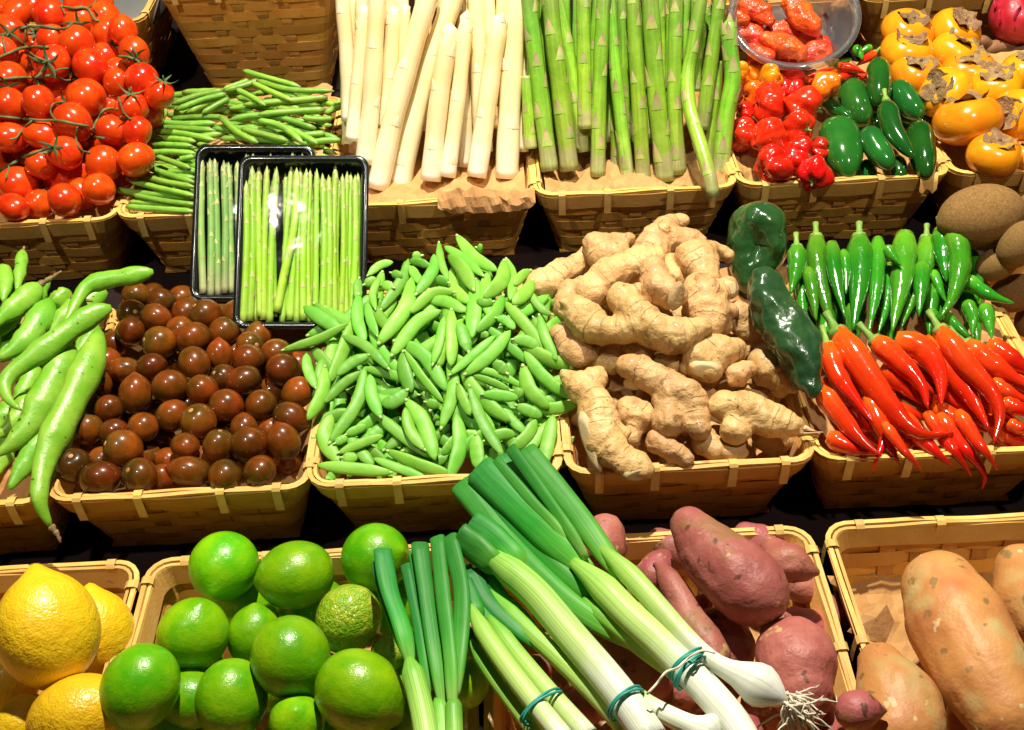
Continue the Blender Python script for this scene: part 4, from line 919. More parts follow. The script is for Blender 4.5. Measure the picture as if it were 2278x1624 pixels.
# ---------------------------------------------------------------- sugar snap peas
pS = Pile('pea', z0=-.004, slope=.24, bump=.022, bc=(-.03, .86), bw=(.10, .085), drop=1.2)
peas = [((1130, 50), (1220, 170), (1350, 240), 72), ((1045, 110), (1150, 180), (1255, 270), 60), ((1065, 170), (1150, 250), (1205, 360), 85), ((1000, 95), (1010, 200), (1050, 295), 48), ((955, 165), (960, 250), (860, 385), 72), ((815, 195), (870, 200), (930, 225), 50),
        ((695, 205), (620, 220), (560, 275), 50), ((790, 200), (770, 300), (640, 480), 68), ((805, 325), (790, 480), (630, 685), 92), ((990, 525), (860, 580), (720, 770), 82), ((1070, 400), (950, 400), (830, 515), 66), ((940, 445), (1040, 450), (1150, 510), 72),
        ((1225, 340), (1220, 500), (1200, 665), 92), ((1390, 430), (1350, 530), (1240, 630), 72), ((1400, 210), (1395, 320), (1285, 410), 88), ((1425, 200), (1465, 310), (1445, 425), 60), ((1565, 260), (1520, 290), (1480, 340), 60), ((1580, 330), (1540, 400), (1470, 455), 80),
        ((1425, 470), (1530, 580), (1650, 735), 72), ((1640, 560), (1670, 680), (1735, 805), 62), ((1075, 530), (1080, 680), (1072, 840), 76), ((1022, 565), (1000, 700), (962, 825), 58), ((1130, 590), (1155, 680), (1180, 755), 75), ((1335, 680), (1210, 790), (1088, 895), 55),
        ((1430, 650), (1330, 780), (1185, 890), 80), ((740, 725), (900, 790), (1025, 1000), 86), ((800, 790), (890, 930), (1010, 1070), 50), ((1050, 850), (1090, 1000), (1015, 1220), 76), ((775, 790), (780, 900), (820, 1010), 86), ((575, 655), (640, 780), (745, 885), 70),
        ((395, 680), (530, 730), (655, 860), 62), ((535, 800), (440, 840), (360, 910), 66), ((530, 880), (720, 920), (915, 1005), 60), ((510, 895), (480, 1090), (320, 1310), 75), ((565, 930), (570, 1050), (620, 1160), 76), ((485, 910), (380, 980), (285, 1080), 60),
        ((440, 600), (390, 760), (310, 940), 80), ((395, 600), (230, 690), (40, 745), 55), ((490, 430), (480, 570), (525, 690), 75), ((545, 470), (560, 560), (600, 650), 55), ((580, 480), (620, 550), (675, 620), 68), ((490, 315), (480, 360), (485, 430), 55), ((620, 310), (575, 400), (595, 480), 45),
        ((160, 790), (165, 880), (210, 980), 64), ((200, 755), (260, 820), (325, 900), 70), ((265, 890), (255, 1040), (170, 1180), 82), ((640, 1085), (710, 1085), (780, 1020), 84), ((805, 1105), (900, 1220), (960, 1430), 95), ((790, 1140), (820, 1280), (900, 1370), 72), ((610, 1170), (740, 1280), (920, 1420), 70),
        ((1105, 1190), (1130, 1370), (1065, 1540), 90), ((1230, 1310), (1235, 1400), (1250, 1500), 86), ((1205, 1020), (1270, 1210), (1390, 1400), 70), ((1155, 895), (1260, 1060), (1430, 1190), 85), ((1230, 925), (1330, 960), (1430, 1005), 46), ((1230, 885), (1370, 910), (1510, 985), 46),
        ((1290, 1040), (1380, 1045), (1485, 1060), 66), ((1540, 880), (1570, 1010), (1685, 1110), 92), ((1555, 785), (1650, 920), (1800, 1035), 76), ((1600, 1120), (1720, 1130), (1855, 1100), 76), ((1470, 1020), (1530, 1040), 66), ((1500, 1115), (1560, 1140), (1640, 1175), 70), ((1395, 1080), (1450, 1190), (1545, 1275), 62),
        ((1600, 1210), (1550, 1310), (1455, 1380), 76), ((1715, 1190), (1690, 1330), (1660, 1480), 84), ((1120, 985), (1150, 1070), (1190, 1160), 60), ((320, 1185), (270, 1320), (360, 1450), 92), ((345, 1345), (410, 1310), 54), ((385, 1400), (500, 1350), (625, 1305), 58), ((510, 1330), (590, 1290), (640, 1230), 78),
        ((415, 1290), (530, 1240), 54), ((390, 1440), (475, 1440), 66), ((255, 1490), (450, 1510), (655, 1530), 74), ((600, 1450), (720, 1500), (885, 1555), 56), ((705, 1410), (850, 1480), (1055, 1540), 76), ((1020, 1415), (1060, 1370), (1095, 1310), 60), ((470, 1265), (550, 1220), (600, 1160), 70),
        ((1480, 695), (1550, 700), (1625, 740), 70), ((1310, 620), (1430, 720), (1545, 825), 60), ((1370, 560), (1420, 570), (1470, 620), 55), ((1340, 850), (1380, 860), (1420, 900), 70), ((1240, 440), (1290, 460), (1330, 450), 50), ((700, 270), (760, 290), 50), ((640, 340), (700, 360), 60), ((530, 340), (600, 310), 60),
        ((980, 310), (1050, 330), 66), ((820, 230), (850, 290), (880, 330), 60), ((1240, 110), (1270, 120), 60), ((880, 160), (830, 170), 60), ((1060, 335), (1120, 400), (1180, 450), 70), ((1300, 1330), (1400, 1290), (1470, 1300), 70), ((1560, 380), (1650, 500), (1700, 520), 50), ((1600, 560), (1650, 640), 50), ((920, 1090), (990, 1110), 60), ((770, 1030), (855, 1040), 56)]
def pea_obj(P, rr, roll, flat):
    n = len(P); ph = uni(0, 6)
    def tap(u): return min(1, .36 + .64 * min(1, u / .28) ** .75) * (max(.02, 1 - (max(0, u - .5) / .5) ** 3.2) ** .7) * (1 + .02 * math.sin(u * 26 + ph))
    o = swept('pea_pod', P, rr, M['pea'], 12, flat, roll, tap, mod=lambda t, a: 1 + .10 * abs(math.sin(a)) ** 2 * math.sin(t * 24 + ph))
    t = (P[0] - P[1]).normalized(); r0 = rr[0] * .26
    V, F, _ = sweep([P[0] - t * .001, P[0] + t * .0016, P[0] + t * .0030], [r0 * 1.1, r0 * 1.0, r0 * .45], None, 7); mk('stem_end', V, F, M['pea_end'], o)
    return o
pl_ = []
for q in peas:
    pts, w_ = q[:-1], q[-1]
    pts = list(pts); a_, b_ = pts[0], pts[-1]; dx, dy = (b_[0] - a_[0]) * .08, (b_[1] - a_[1]) * .08; pts[0] = (a_[0] - dx, a_[1] - dy); pts[-1] = (b_[0] + dx, b_[1] + dy)
    if R.random() < .45: pts = pts[::-1]
    P, rr = pS.path(ZP, pts, w_ * 1.12, 16, k=.42, maxp=.03, rk=.8)
    o = pea_obj(P, rr, uni(-.3, .3), uni(.30, .42)); tag(o, 'fresh sugar snap pea pod in the heap of pea pods', 'pea pod', 'sugar snap peas heaped in the basket'); pl_.append((o, None, None, ZP(*q[1]))); o['auto'] = 1
for x, y, s_ in [(230, 690, 'single pea pod lying left of the heap under the black tray'), (1720, 1130, 'pea pod lying across the rim onto the ginger basket'), (255, 1040, 'pale pea pod resting against the brown tomatoes'), (1220, 170, 'topmost pea pod of the heap'), (1690, 1330, 'pea pod standing in the right front corner of the pea basket'), (450, 1510, 'pea pod lying flat along the front rim, leftmost'), (270, 1320, 'bent pea pod in the left front corner of the pea basket'), (850, 1480, 'pea pod lying along the middle of the front rim'), (1130, 1370, 'broad pea pod standing on end at the front rim'), (710, 1085, 'swollen pea pod with a rounded belly low in the heap'), (165, 880, 'pale pea pod bent over the left rim beside the brown tomatoes')]: relabel(pl_, ZP, x, y, s_)
rank_labels(pl_, 9, 'pea pod, {} in the {} row up from the rim')
for j in range(270):
    x, y = uni(260, 1750), uni(230, 1500)
    top = 200 + abs(x - 1050) * .35
    if y < top + 60: continue
    a = uni(0, 6.28); L_ = uni(260, 370); b = uni(-40, 40)
    pts = [(x - L_ / 2 * math.cos(a), y - L_ / 2 * math.sin(a)), (x + b * math.sin(a), y - b * math.cos(a)), (x + L_ / 2 * math.cos(a), y + L_ / 2 * math.sin(a))]
    P, rr = pS.path(ZP, pts, uni(76, 98), 12, lift=-.005 - .012 * (j % 3) / 2, k=.4, maxp=.025, rk=.8)
    o = pea_obj(P, rr, uni(-.4, .4), .42); tag(o, 'pea pod half buried under the others in the pea heap', 'pea pod', 'sugar snap peas lower in the heap')

# ---------------------------------------------------------------- asparagus
def bract(mat):
    V, F, T = [], [], []
    for i in range(5):
        u = i / 4; hw = .72 * (1 - u) ** .9
        for j in range(5):
            a = hw * (j - 2) / 2; r = 1.015 + .08 * u * (1 - abs(j - 2) / 3) + (.03 if j == 2 else 0); V.append((r * math.sin(a), -r * math.cos(a), 1.9 * u)); T.append(u)
    for i in range(4):
        for j in range(4): F.append((i * 5 + j, i * 5 + j + 1, i * 5 + j + 6, i * 5 + j + 5))
    return mesh('scale', V, F, mat, t=T)
BR = {k: bract(M[k]) for k in ('wscale', 'gscale', 'tscale')}
def spear(name, P, rr, mat, br, tip, gap, nseg=12, start=.05, size=1.0, front_only=True):
    """P runs from the cut end to the tip"""
    n = len(P); ph = uni(0, 6)
    def tap(u):
        k = 1 + .03 * math.sin(u * 17 + ph)
        h0 = .93 if br == 'wscale' else .86
        if br == 'wscale' and tip: k *= 1 - .16 * math.exp(-((u - .925) / .012) ** 2)
        if tip and u > h0: k *= max(.02, math.sqrt(max(0, 1 - ((u - h0) / (1 - h0)) ** 2))) * (1.06 if u < .95 else 1)
        return k * (1 - .10 * u)
    A = [r * tap(i / (n - 1)) for i, r in enumerate(rr)]
    V, F, T = sweep(P, A, None, nseg)
    o = mk(name, V, F, mat, t=T)
    L_ = [0]
    for i in range(n - 1): L_.append(L_[-1] + (P[i + 1] - P[i]).length)
    s = start * L_[-1] + uni(0, gap); turn = uni(-1, 1); k = 0
    while s < L_[-1] * (.97 if tip else 1):
        i = min(int(np.searchsorted(L_, s)) , n - 1); i = max(1, i); fr = (s - L_[i - 1]) / max(1e-6, L_[i] - L_[i - 1]); p = P[i - 1].lerp(P[i], fr)
        r = A[i - 1] * (1 - fr) + A[i] * fr
        tan = (P[i] - P[i - 1]).normalized(); toc = (CAM - p); toc = (toc - tan * toc.dot(tan)).normalized(); sd = tan.cross(toc)
        an = turn
        yv = -(toc * math.cos(an) + sd * math.sin(an)); xv = yv.cross(tan)
        m = Matrix((xv, yv, tan)).transposed().to_4x4(); m.translation = p
        if r > .001:
            near = 1 - s / L_[-1]
            child('scale', BR[br], m @ Matrix.Diagonal((r, r, r * size * uni(.8, 1.15), 1)), o)
        frac = s / L_[-1]
        s += gap * (1 if frac < .55 or not tip else (.55 if frac < .8 else .22)) * uni(.8, 1.2); turn = ((turn + 2.1 + uni(-.3, .3) + math.pi / 2) % math.pi) - math.pi / 2
    return o
class Stand(Pile):
    """steep leaning surface for upright spears"""
    def __init__(s, key, zb, lean, back=0): super().__init__(key, zb, lean); s.back = back
    def f(s, x, y): return s.z0 + s.slope * (y - s.b['yf'] - .028 - s.back)
sW = Stand('wasp', -.004, 1.9, .030)
wl = [([(610, 1190), (660, 700), (745, 150)], 122, 1, 'white asparagus with a round tip, middle front of the bunch'), ([(910, 1165), (965, 800), (1020, 400), (1070, 85)], 122, 1, 'white asparagus with a round tip right of the middle'), ([(1110, 1175), (1135, 600), (1180, -80)], 138, 0, 'thick white asparagus at the right end of the bunch'),
      ([(400, 1235), (480, 850), (600, 450), (780, -80)], 138, 0, 'thick white asparagus leaning right across the bunch'), ([(260, 1245), (360, 800), (470, 400), (610, -80)], 132, 0, 'shaded white asparagus leaning right, left of the middle'), ([(170, 1080), (220, 650), (260, -80)], 112, 0, 'pale white asparagus standing behind the front tray'),
      ([(90, 930), (130, 500), (175, 25)], 84, 1, 'thin white asparagus with its tip showing at the left'), ([(310, 850), (340, 450), (370, 35)], 100, 1, 'white asparagus with a round tip near the left of the bunch'), ([(720, 1165), (790, 650), (850, 65)], 95, 1, 'white asparagus with its tip just behind the middle one'),
      ([(75, 800), (60, 400), (20, -80)], 95, 0, 'leftmost white asparagus of the bunch'), ([(960, 1000), (930, 500), (905, -80)], 112, 0, 'white asparagus in the gap behind the right ones'), ([(430, 600), (435, 300), (445, 20)], 70, 1, 'thin white asparagus tip in the second row'),
      ([(1000, 500), (990, 200), (975, -80)], 105, 0, 'white asparagus in the back row at right'), ([(640, 700), (680, 300), (710, -60)], 95, 0, 'white asparagus in the back row behind the middle'), ([(1215, 1000), (1225, 500), (1235, 0)], 70, 0, 'thin white asparagus squeezed against the right side'), ([(540, 700), (540, 300), (560, -80)], 100, 0, 'white asparagus hidden in the back row left'), ([(840, 1100), (850, 600), (860, 0)], 90, 0, 'shaded white asparagus deep in the dark gap'), ([(1090, 700), (1080, 300), (1090, -80)], 90, 0, 'white asparagus in the back row by the right end')]
for pts, w_, tip, lb in wl:
    P, rr = sW.path(Z2, pts, w_ * 1.12, 26, k=.76, maxp=.05)
    o = spear('white_asparagus', P, rr, M['wasp'], 'wscale', tip, .068, 14, size=.62); tag(o, lb, 'asparagus', 'white asparagus spears')
sG = Stand('gasp', -.004, 1.9, .030)
gl = [(Z3, [(245, 1290), (190, 1050), (90, 720), (75, 500), (110, 300), (170, -60)], 92, 0, 'green asparagus hanging out over the front rim with a cut end'), (Z3, [(285, 1150), (330, 750), (372, 520), (352, 330), (345, 110)], 112, 1, 'green asparagus with a closed bud tip at the right end'),
      (Z2, [(1395, 1125), (1340, 700), (1290, 300), (1245, -60)], 112, 0, 'leftmost green asparagus of the bunch'), (Z2, [(1525, 1125), (1465, 600), (1425, 300), (1390, -60)], 122, 0, 'green asparagus with a purple base, second from left'), (Z2, [(1710, 1165), (1720, 600), (1750, -60)], 98, 0, 'bright green asparagus in the middle of the bunch'),
      (Z2, [(1912, 1195), (1840, 600), (1780, -60)], 86, 0, 'smooth green asparagus right of the bright middle one'), (Z2, [(2012, 1195), (1975, 600), (1935, -60)], 98, 0, 'thick green asparagus standing at the front rim'), (Z2, [(2155, 1195), (2095, 600), (2050, -60)], 122, 0, 'thick green asparagus with a scar and pale pink base'),
      (Z2, [(2245, 1150), (2215, 600), (2230, -60)], 100, 0, 'green asparagus behind the overhanging one'), (Z3, [(60, 700), (50, 300), (60, -40)], 74, 0, 'thin green asparagus at the top right of the bunch'), (Z3, [(165, 850), (230, 400), (290, -40)], 92, 0, 'green asparagus leaning right behind the overhanging one'), (Z3, [(215, 1050), (245, 700), (270, 400)], 90, 0, 'green asparagus behind the bud tip'),
      (Z2, [(1615, 1000), (1550, 550), (1430, -60)], 98, 0, 'green asparagus with a rounded base, third from left'), (Z2, [(1625, 850), (1620, 400), (1610, -60)], 92, 0, 'green asparagus in the second row left of the middle'), (Z2, [(1890, 950), (1880, 500), (1870, -40)], 76, 0, 'green asparagus in the second row right of the middle'), (Z2, [(1835, 1110), (1830, 800), (1820, 400)], 80, 0, 'dark shaded green asparagus in the gap'),
      (Z2, [(1270, 980), (1255, 800), (1240, 500)], 80, 0, 'green asparagus behind the leftmost one'), (Z2, [(2130, 600), (2120, 300), (2110, -60)], 80, 0, 'green asparagus in the back row right'), (Z2, [(1500, 500), (1490, 200), (1480, -60)], 90, 0, 'green asparagus in the back row left'), (Z2, [(1690, 600), (1700, 200), (1720, -60)], 80, 0, 'green asparagus in the back row middle'), (Z3, [(120, 600), (130, 200), (130, -40)], 80, 0, 'green asparagus in the back row behind the thin one'), (Z3, [(260, 300), (270, 100), (250, -40)], 60, 0, 'small green asparagus top at the far right')]
for zn, pts, w_, tip, lb in gl:
    if pts[0] == (245, 1290):   # leans out over the rim: foot in front of it, top on the bunch
        Q = cr([zn(*p) for p in pts], 28); fr_ = Stand('gasp', .012, 1.9, -.046); P = []
        for i, q in enumerate(Q):
            u = min(1, i / 18); A_, B_ = fr_.hit(*q), sG.hit(*q); P.append(A_.lerp(B_, u * u * (3 - 2 * u)))
        P, rr = sG.settle(P, [w_ * 1.04 * zn.k / 2 * depth(p) / FPX for p in P], .78, 0)
    else: P, rr = sG.path(zn, pts, w_ * 1.04, 28, k=.78, maxp=.05)
    o = spear('green_asparagus', P, rr, M['gasp'], 'gscale', tip, .030, 12, start=.06); tag(o, lb, 'asparagus', 'green asparagus spears in the basket')

for j in range(14):
    x = 1300 + j * 68 + uni(-20, 20); P, rr = sG.path(Z2, [(x, uni(850, 1000)), (x + uni(-20, 20), 500), (x + uni(-50, 30), -60)], uni(66, 92), 16, lift=-.02, k=.7, maxp=.05)
    o = spear('green_asparagus', P, rr, M['gasp'], 'gscale', 0, .034, 10, start=.06); tag(o, 'green asparagus in the shaded back of the bunch', 'asparagus', 'green asparagus behind the front row')
for j in range(9):
    x = 30 + j * 34; P, rr = sG.path(Z3, [(x + uni(-10, 10), 520), (x + uni(-15, 15), 250), (x + uni(-20, 20), uni(-30, 60))], uni(44, 60), 18, lift=-.004, k=.7, maxp=.05)
    o = spear('green_asparagus', P, rr, M['gasp'], 'gscale', 1, .014, 9, start=.06, size=.9); tag(o, 'thin green asparagus tip crowded at the upper right of the bunch', 'asparagus', 'thin green asparagus tips')
for j in range(9):
    x = 60 + j * 130 + uni(-30, 30); P, rr = sW.path(Z2, [(x, uni(850, 1050)), (x + uni(-20, 20), 450), (x + uni(-10, 60), -60)], uni(90, 115), 16, lift=-.02, k=.7, maxp=.05)
    o = spear('white_asparagus', P, rr, M['wasp'], 'wscale', 0, .068, 12, size=.62); tag(o, 'white asparagus in the shaded back of the bunch', 'asparagus', 'white asparagus behind the front row')

# ---------------------------------------------------------------- chillies
pC = Pile('chilli', z0=.012, slope=.25, drop=1.5)
def chilli(name, pts, w_, mat, lb, grp, lift=0, stem=None, n=20, maxp=.045, stemlen=.016, zn=ZC, pile=None, cat='chilli', k=.64, nseg=12):
    P, rr = (pile or pC).path(zn, pts, w_ * 1.22, n, lift=lift, k=k, maxp=maxp, rk=.9)
    ph = uni(0, 6)
    def tap(u): return min(1, .62 + 3 * u) * (1 - .28 * u) * min(1, .06 + 1.45 * (1 - u) ** .75) * (1 + .03 * math.sin(u * 15 + ph) + .02 * math.sin(u * 31 + ph * 2))
    o = swept(name, P, rr, mat, nseg, .92, uni(0, 3), tap, mod=lambda t, a: 1 + .03 * math.cos(3 * a + ph))
    tag(o, lb, cat, grp)
    if stem is not None:
        t = (P[0] - P[1]).normalized(); r0 = rr[0]
        S = [P[0] - t * r0 * .25, P[0] + t * r0 * .15, P[0] + t * r0 * .35, P[0] + t * (r0 * .4 + stemlen * .5) + upv * .0015, P[0] + t * (r0 * .4 + stemlen) + upv * .003]
        V, F, _ = sweep(S, [r0 * .66, r0 * .58, r0 * .28, r0 * .22, r0 * .26], None, 8); mk('stem', V, F, M['stem'], o)
    return o
G1, G2 = 'red chillies in the chilli basket', 'green chillies in the chilli basket'
for pts, w_, st, lb in [([(650, 745), (760, 905), (880, 1080), (1010, 1225), (1110, 1255), (1215, 1235)], 132, 1, 'largest orange red chilli lying diagonally across the front, tip to the right'), ([(1150, 735), (1270, 900), (1400, 1040), (1445, 1150), (1410, 1285)], 112, 1, 'orange chilli with a pale green stem, curving down at its tip'), ([(830, 785), (960, 900), (1060, 1010), (1090, 1120)], 108, 1, 'red chilli with a dark stem right of the largest one'),
    ([(930, 780), (1070, 830), (1150, 960), (1155, 1110)], 112, None, 'bent red chilli with strong highlight in the middle'), ([(1070, 785), (1200, 930), (1310, 1080), (1390, 1225)], 118, None, 'dull red chilli left of the orange curved one'), ([(1275, 805), (1400, 900), (1560, 1000), (1620, 1030)], 112, 1, 'red chilli pointing to the right edge'), ([(1370, 812), (1480, 870), (1620, 960)], 112, None, 'red chilli behind it at the right edge'),
    ([(600, 812), (650, 960), (740, 1080), (825, 1190)], 96, 1, 'red chilli left of the largest one under the poblano'), ([(560, 1020), (660, 1150), (760, 1270), (865, 1352)], 92, None, 'red chilli under the poblano tip leading to the front rim'), ([(800, 1060), (860, 1190), (900, 1290), (950, 1390)], 92, None, 'red chilli with a hooked tip over the front rim'),
    ([(880, 920), (960, 1000), (1050, 1090)], 88, None, 'red chilli in the second layer behind the largest'), ([(1120, 1112), (1250, 1175), (1385, 1235)], 78, None, 'red chilli lying flat right of the largest chilli tip'), ([(1175, 1010), (1240, 1090), (1320, 1165)], 74, None, 'red chilli between the dull one and the bent one'), ([(600, 1255), (720, 1310), (860, 1340)], 92, None, 'red chilli lying along the left front rim'),
    ([(690, 1140), (760, 1200), (840, 1225)], 82, None, 'short red chilli tip in the left lower layer'), ([(1060, 1265), (1140, 1340), (1212, 1402)], 84, None, 'red chilli hanging over the rim below the largest tip'), ([(1235, 1275), (1330, 1380), (1370, 1450), (1352, 1512)], 74, None, 'red chilli hanging lowest over the front rim'), ([(1170, 1270), (1250, 1370), (1305, 1455)], 62, None, 'red chilli hanging over the rim left of the lowest one'),
    ([(1320, 1265), (1385, 1350), (1430, 1420)], 68, None, 'red chilli hanging over the rim right of the lowest one'), ([(965, 1315), (1020, 1375), (1062, 1425)], 54, None, 'thin red chilli tip hanging over the rim in the middle'), ([(870, 1285), (840, 1360), (820, 1435)], 42, None, 'thin red chilli tip hanging over the rim on the left'), ([(930, 1305), (990, 1290), (1060, 1275)], 52, None, 'short red chilli lying along the rim'),
    ([(1450, 1085), (1520, 1115), (1620, 1160)], 76, None, 'red chilli at the right edge in the second layer'), ([(1440, 1235), (1510, 1265), (1620, 1310)], 66, None, 'red chilli low at the right edge by the rim'), ([(1400, 985), (1480, 1040), (1600, 1090)], 70, None, 'red chilli under the one pointing right'), ([(1480, 1185), (1540, 1215), (1620, 1200)], 64, None, 'red chilli tip low at the right edge'), ([(1130, 1190), (1200, 1260), (1260, 1300)], 70, None, 'dark red chilli in the shaded lower layer')]:
    if pts[0][1] > 1200 and pts[-1][1] > 1340:   # carry hanging chillies further back into the basket
        dx, dy = pts[0][0] - pts[1][0], pts[0][1] - pts[1][1]; q_ = math.hypot(dx, dy); pts = [(pts[0][0] + dx / q_ * 90 - 30, pts[0][1] + dy / q_ * 130 - 30)] + pts
    chilli('red_chilli', pts, w_ * (.82 if pts[-1][1] > 1340 and pts[0][1] > 1200 else 1), M['redchili'], lb, G1, stem=st, lift=.008 if pts[-1][1] > 1340 else 0, maxp=.02 if pts[-1][1] > 1340 else .045)
for j in range(34):
    x, y = uni(580, 1500), uni(830, 1250); a = uni(.3, 1.0)
    chilli('red_chilli', [(x, y), (x + 120 * math.cos(a), y + 120 * math.sin(a)), (x + 270 * math.cos(a), y + 230 * math.sin(a))], 80, M['redchili'], 'red chilli buried under the others in the chilli basket', 'red chillies buried in the basket', lift=-.010, n=12)
for pts, w_, st, lb in [([(545, 285), (555, 430), (590, 600), (640, 740)], 98, 1, 'green chilli with a tall stem and hooked tip, second from left'), ([(450, 335), (452, 420), (420, 560)], 88, 1, 'leftmost green chilli next to the poblanos'), ([(622, 312), (640, 480), (688, 680)], 68, None, 'thin green chilli with a yellowish tip'), ([(755, 285), (755, 500), (725, 735)], 108, 1, 'straight thick green chilli with a tall stem in the middle'),
    ([(845, 292), (835, 540), (800, 752)], 76, None, 'straight green chilli right of the middle one'), ([(975, 272), (960, 500), (915, 745)], 112, None, 'thickest green chilli right of the middle'), ([(1082, 290), (1065, 450), (955, 730)], 92, 1, 'dark green chilli with a pointed stem leaning left'), ([(1215, 232), (1250, 400), (1215, 570), (1150, 675)], 104, None, 'bright green curved chilli leaning over the others at right'), ([(895, 420), (900, 570), (848, 752)], 70, None, 'green chilli between two thick ones'),
    ([(1150, 255), (1160, 330), (1180, 500)], 92, 1, 'shaded green chilli behind the bright curved one'), ([(1118, 450), (1150, 540), (1182, 605)], 48, None, 'small green chilli tip beside the bright curved one'), ([(1150, 430), (1240, 500), (1352, 556)], 54, None, 'green chilli lying sideways behind the bright curved one'), ([(1270, 480), (1380, 560), (1512, 606)], 68, None, 'green chilli lying across the right rim, tip out'), ([(1290, 350), (1340, 470), (1350, 540)], 76, None, 'dark green chilli at the right rim'),
    ([(505, 440), (530, 560), (545, 690)], 66, None, 'green chilli low between the two leftmost ones'), ([(1365, 615), (1385, 690), (1402, 778)], 66, None, 'green chilli tip hanging down inside the right rim'), ([(1170, 655), (1240, 730), (1335, 805)], 54, None, 'green chilli just behind the red ones at right'), ([(1090, 640), (1130, 670), (1175, 700)], 54, None, 'small green chilli end in the shade'), ([(1280, 600), (1310, 680), (1305, 760)], 66, None, 'dark green chilli in the shaded right corner'), ([(678, 350), (690, 450), (690, 560)], 50, None, 'green chilli behind the thin one'), ([(890, 330), (920, 380), (960, 420)], 54, None, 'green chilli end behind the thick ones')]:
    chilli('green_chilli', pts, w_, M['greenchili'], lb, G2, lift=.004, stem=st, stemlen=.012)
for j in range(34):
    x, y = uni(450, 1330), uni(420, 760); a = uni(1.2, 1.9)
    chilli('green_chilli', [(x, y - 110), (x + 60 * math.cos(a), y), (x + 150 * math.cos(a), y + 150 * math.sin(a))], 76, M['greenchili'], 'green chilli in the shaded lower layer of the chilli basket', 'green chillies buried in the basket', lift=-.012, n=12)

# ================================================================= peppers
pQ = Pile('pepper', z0=.010, slope=.30)
def bonnet_mesh(seed, mat):
    rr = random.Random(seed); nl = rr.choice([4, 4, 5]); ph = rr.random() * 6; prof = []
    for i in range(19):
        a = math.pi * i / 18; r = math.sin(a) ** .75; z = math.cos(a) * .86 - .22 * math.exp(-(a / .35) ** 2)
        r *= 1 - .24 * max(0, (a - 1.9) / 1.24); z -= .16 * math.exp(-((math.pi - a) / .35) ** 2)
        prof.append((max(r, 1e-4), z))
    def mod(t, a):
        m = math.sin(math.pi * min(1, t * 1.05)) ** .6
        return 1 + m * (.30 * abs(math.cos(nl * a / 2 + ph + .5 * math.sin(3 * t + ph))) ** .6 - .22 + .08 * math.sin(3 * a + ph * 2 + 5 * t) + .05 * math.sin(7 * a + 6 * t)), .12 * math.sin(2 * a + ph) * t + .08 * math.cos(nl * a + 2 * ph) * (1 - t)
    V, F, _ = lathe(prof, 40, mod); return mesh('scotch_bonnet', V, F, mat)
BON = [bonnet_mesh(i, M['bonnet']) for i in range(4)]; BONO = [bonnet_mesh(9 + i, M['bonnet_o']) for i in range(3)]
V, F, _ = lathe([(1e-4, .34), (.07, .33), (.07, .12), (.20, .04), (.24, -.03), (1e-4, -.06)], 9); BST = mesh('stem', V, F, M['stem'])
for (x, y, r, an, ti, st, kind, lb) in [
    (640, 1090, 128, 200, .3, 0, 'r', 'smooth red scotch bonnet in the front left corner of the pepper basket'), (905, 1135, 112, -110, .5, 1, 'r', 'small red scotch bonnet with a green stem at the front rim'), (800, 1005, 105, -20, .35, 1, 'r', 'red scotch bonnet with its stem to the right above the front one'),
    (610, 895, 122, 30, -.3, 0, 'r', 'deeply ribbed red scotch bonnet in the left middle'), (440, 880, 105, 180, .2, 0, 'r', 'dark red scotch bonnet touching the green asparagus'), (800, 835, 105, -30, .8, 1, 'r', 'red scotch bonnet with its green stem facing forward in the middle'), (835, 695, 125, -20, .1, 1, 'r', 'large red scotch bonnet beside the jalapenos'),
    (610, 695, 130, 170, .2, 0, 'r', 'large red scotch bonnet left of the other large one'), (735, 595, 105, 90, .2, 0, 'r', 'red scotch bonnet behind the two large ones'), (940, 975, 70, 0, .3, 0, 'r', 'small red scotch bonnet in the shade by the big jalapeno'), (450, 730, 62, 180, .2, 0, 'r', 'bit of red scotch bonnet at the asparagus side'), (770, 530, 95, 40, .3, 0, 'r', 'red scotch bonnet just under the plastic bowl'),
    (500, 620, 98, 200, .4, 0, 'o', 'yellow orange scotch bonnet beside the asparagus bud tip'), (490, 500, 92, 90, .4, 0, 'o', 'orange scotch bonnet in front of the plastic bowl, left'), (625, 505, 78, 20, .4, 0, 'o', 'small orange scotch bonnet under the bowl rim'), (975, 565, 98, -60, .3, 0, 'o', 'orange red scotch bonnet behind the jalapenos'), (650, 580, 70, 200, .4, 0, 'o', 'dull orange scotch bonnet above the large red ones'), (310, 430, 62, 180, .3, 0, 'o', 'orange scotch bonnet seen between asparagus spears'), (310, 560, 62, 180, .3, 0, 'o', 'orange scotch bonnet low between asparagus spears'), (420, 460, 60, 180, .3, 0, 'o', 'orange scotch bonnet at the bowl left side'),
    (560, 400, 90, 90, .3, 0, 'r', 'red pepper under the left part of the bowl'), (690, 430, 85, 90, .3, 0, 'r', 'red pepper under the middle of the bowl')]:
    p, rr = pQ.ball(Z3, x, y, r, k=.90, maxp=.04)
    o = placeobj('scotch_bonnet', R.choice(BON if kind == 'r' else BONO), axis_matrix(p, imgdir(an, ti), uni(0, 6)) @ Matrix.Scale(rr * 1.04, 4)); tag(o, lb, 'pepper', 'scotch bonnet peppers')
    if st: child('stem', BST, wmat(o) @ Matrix.Translation((0, 0, .64)), o)
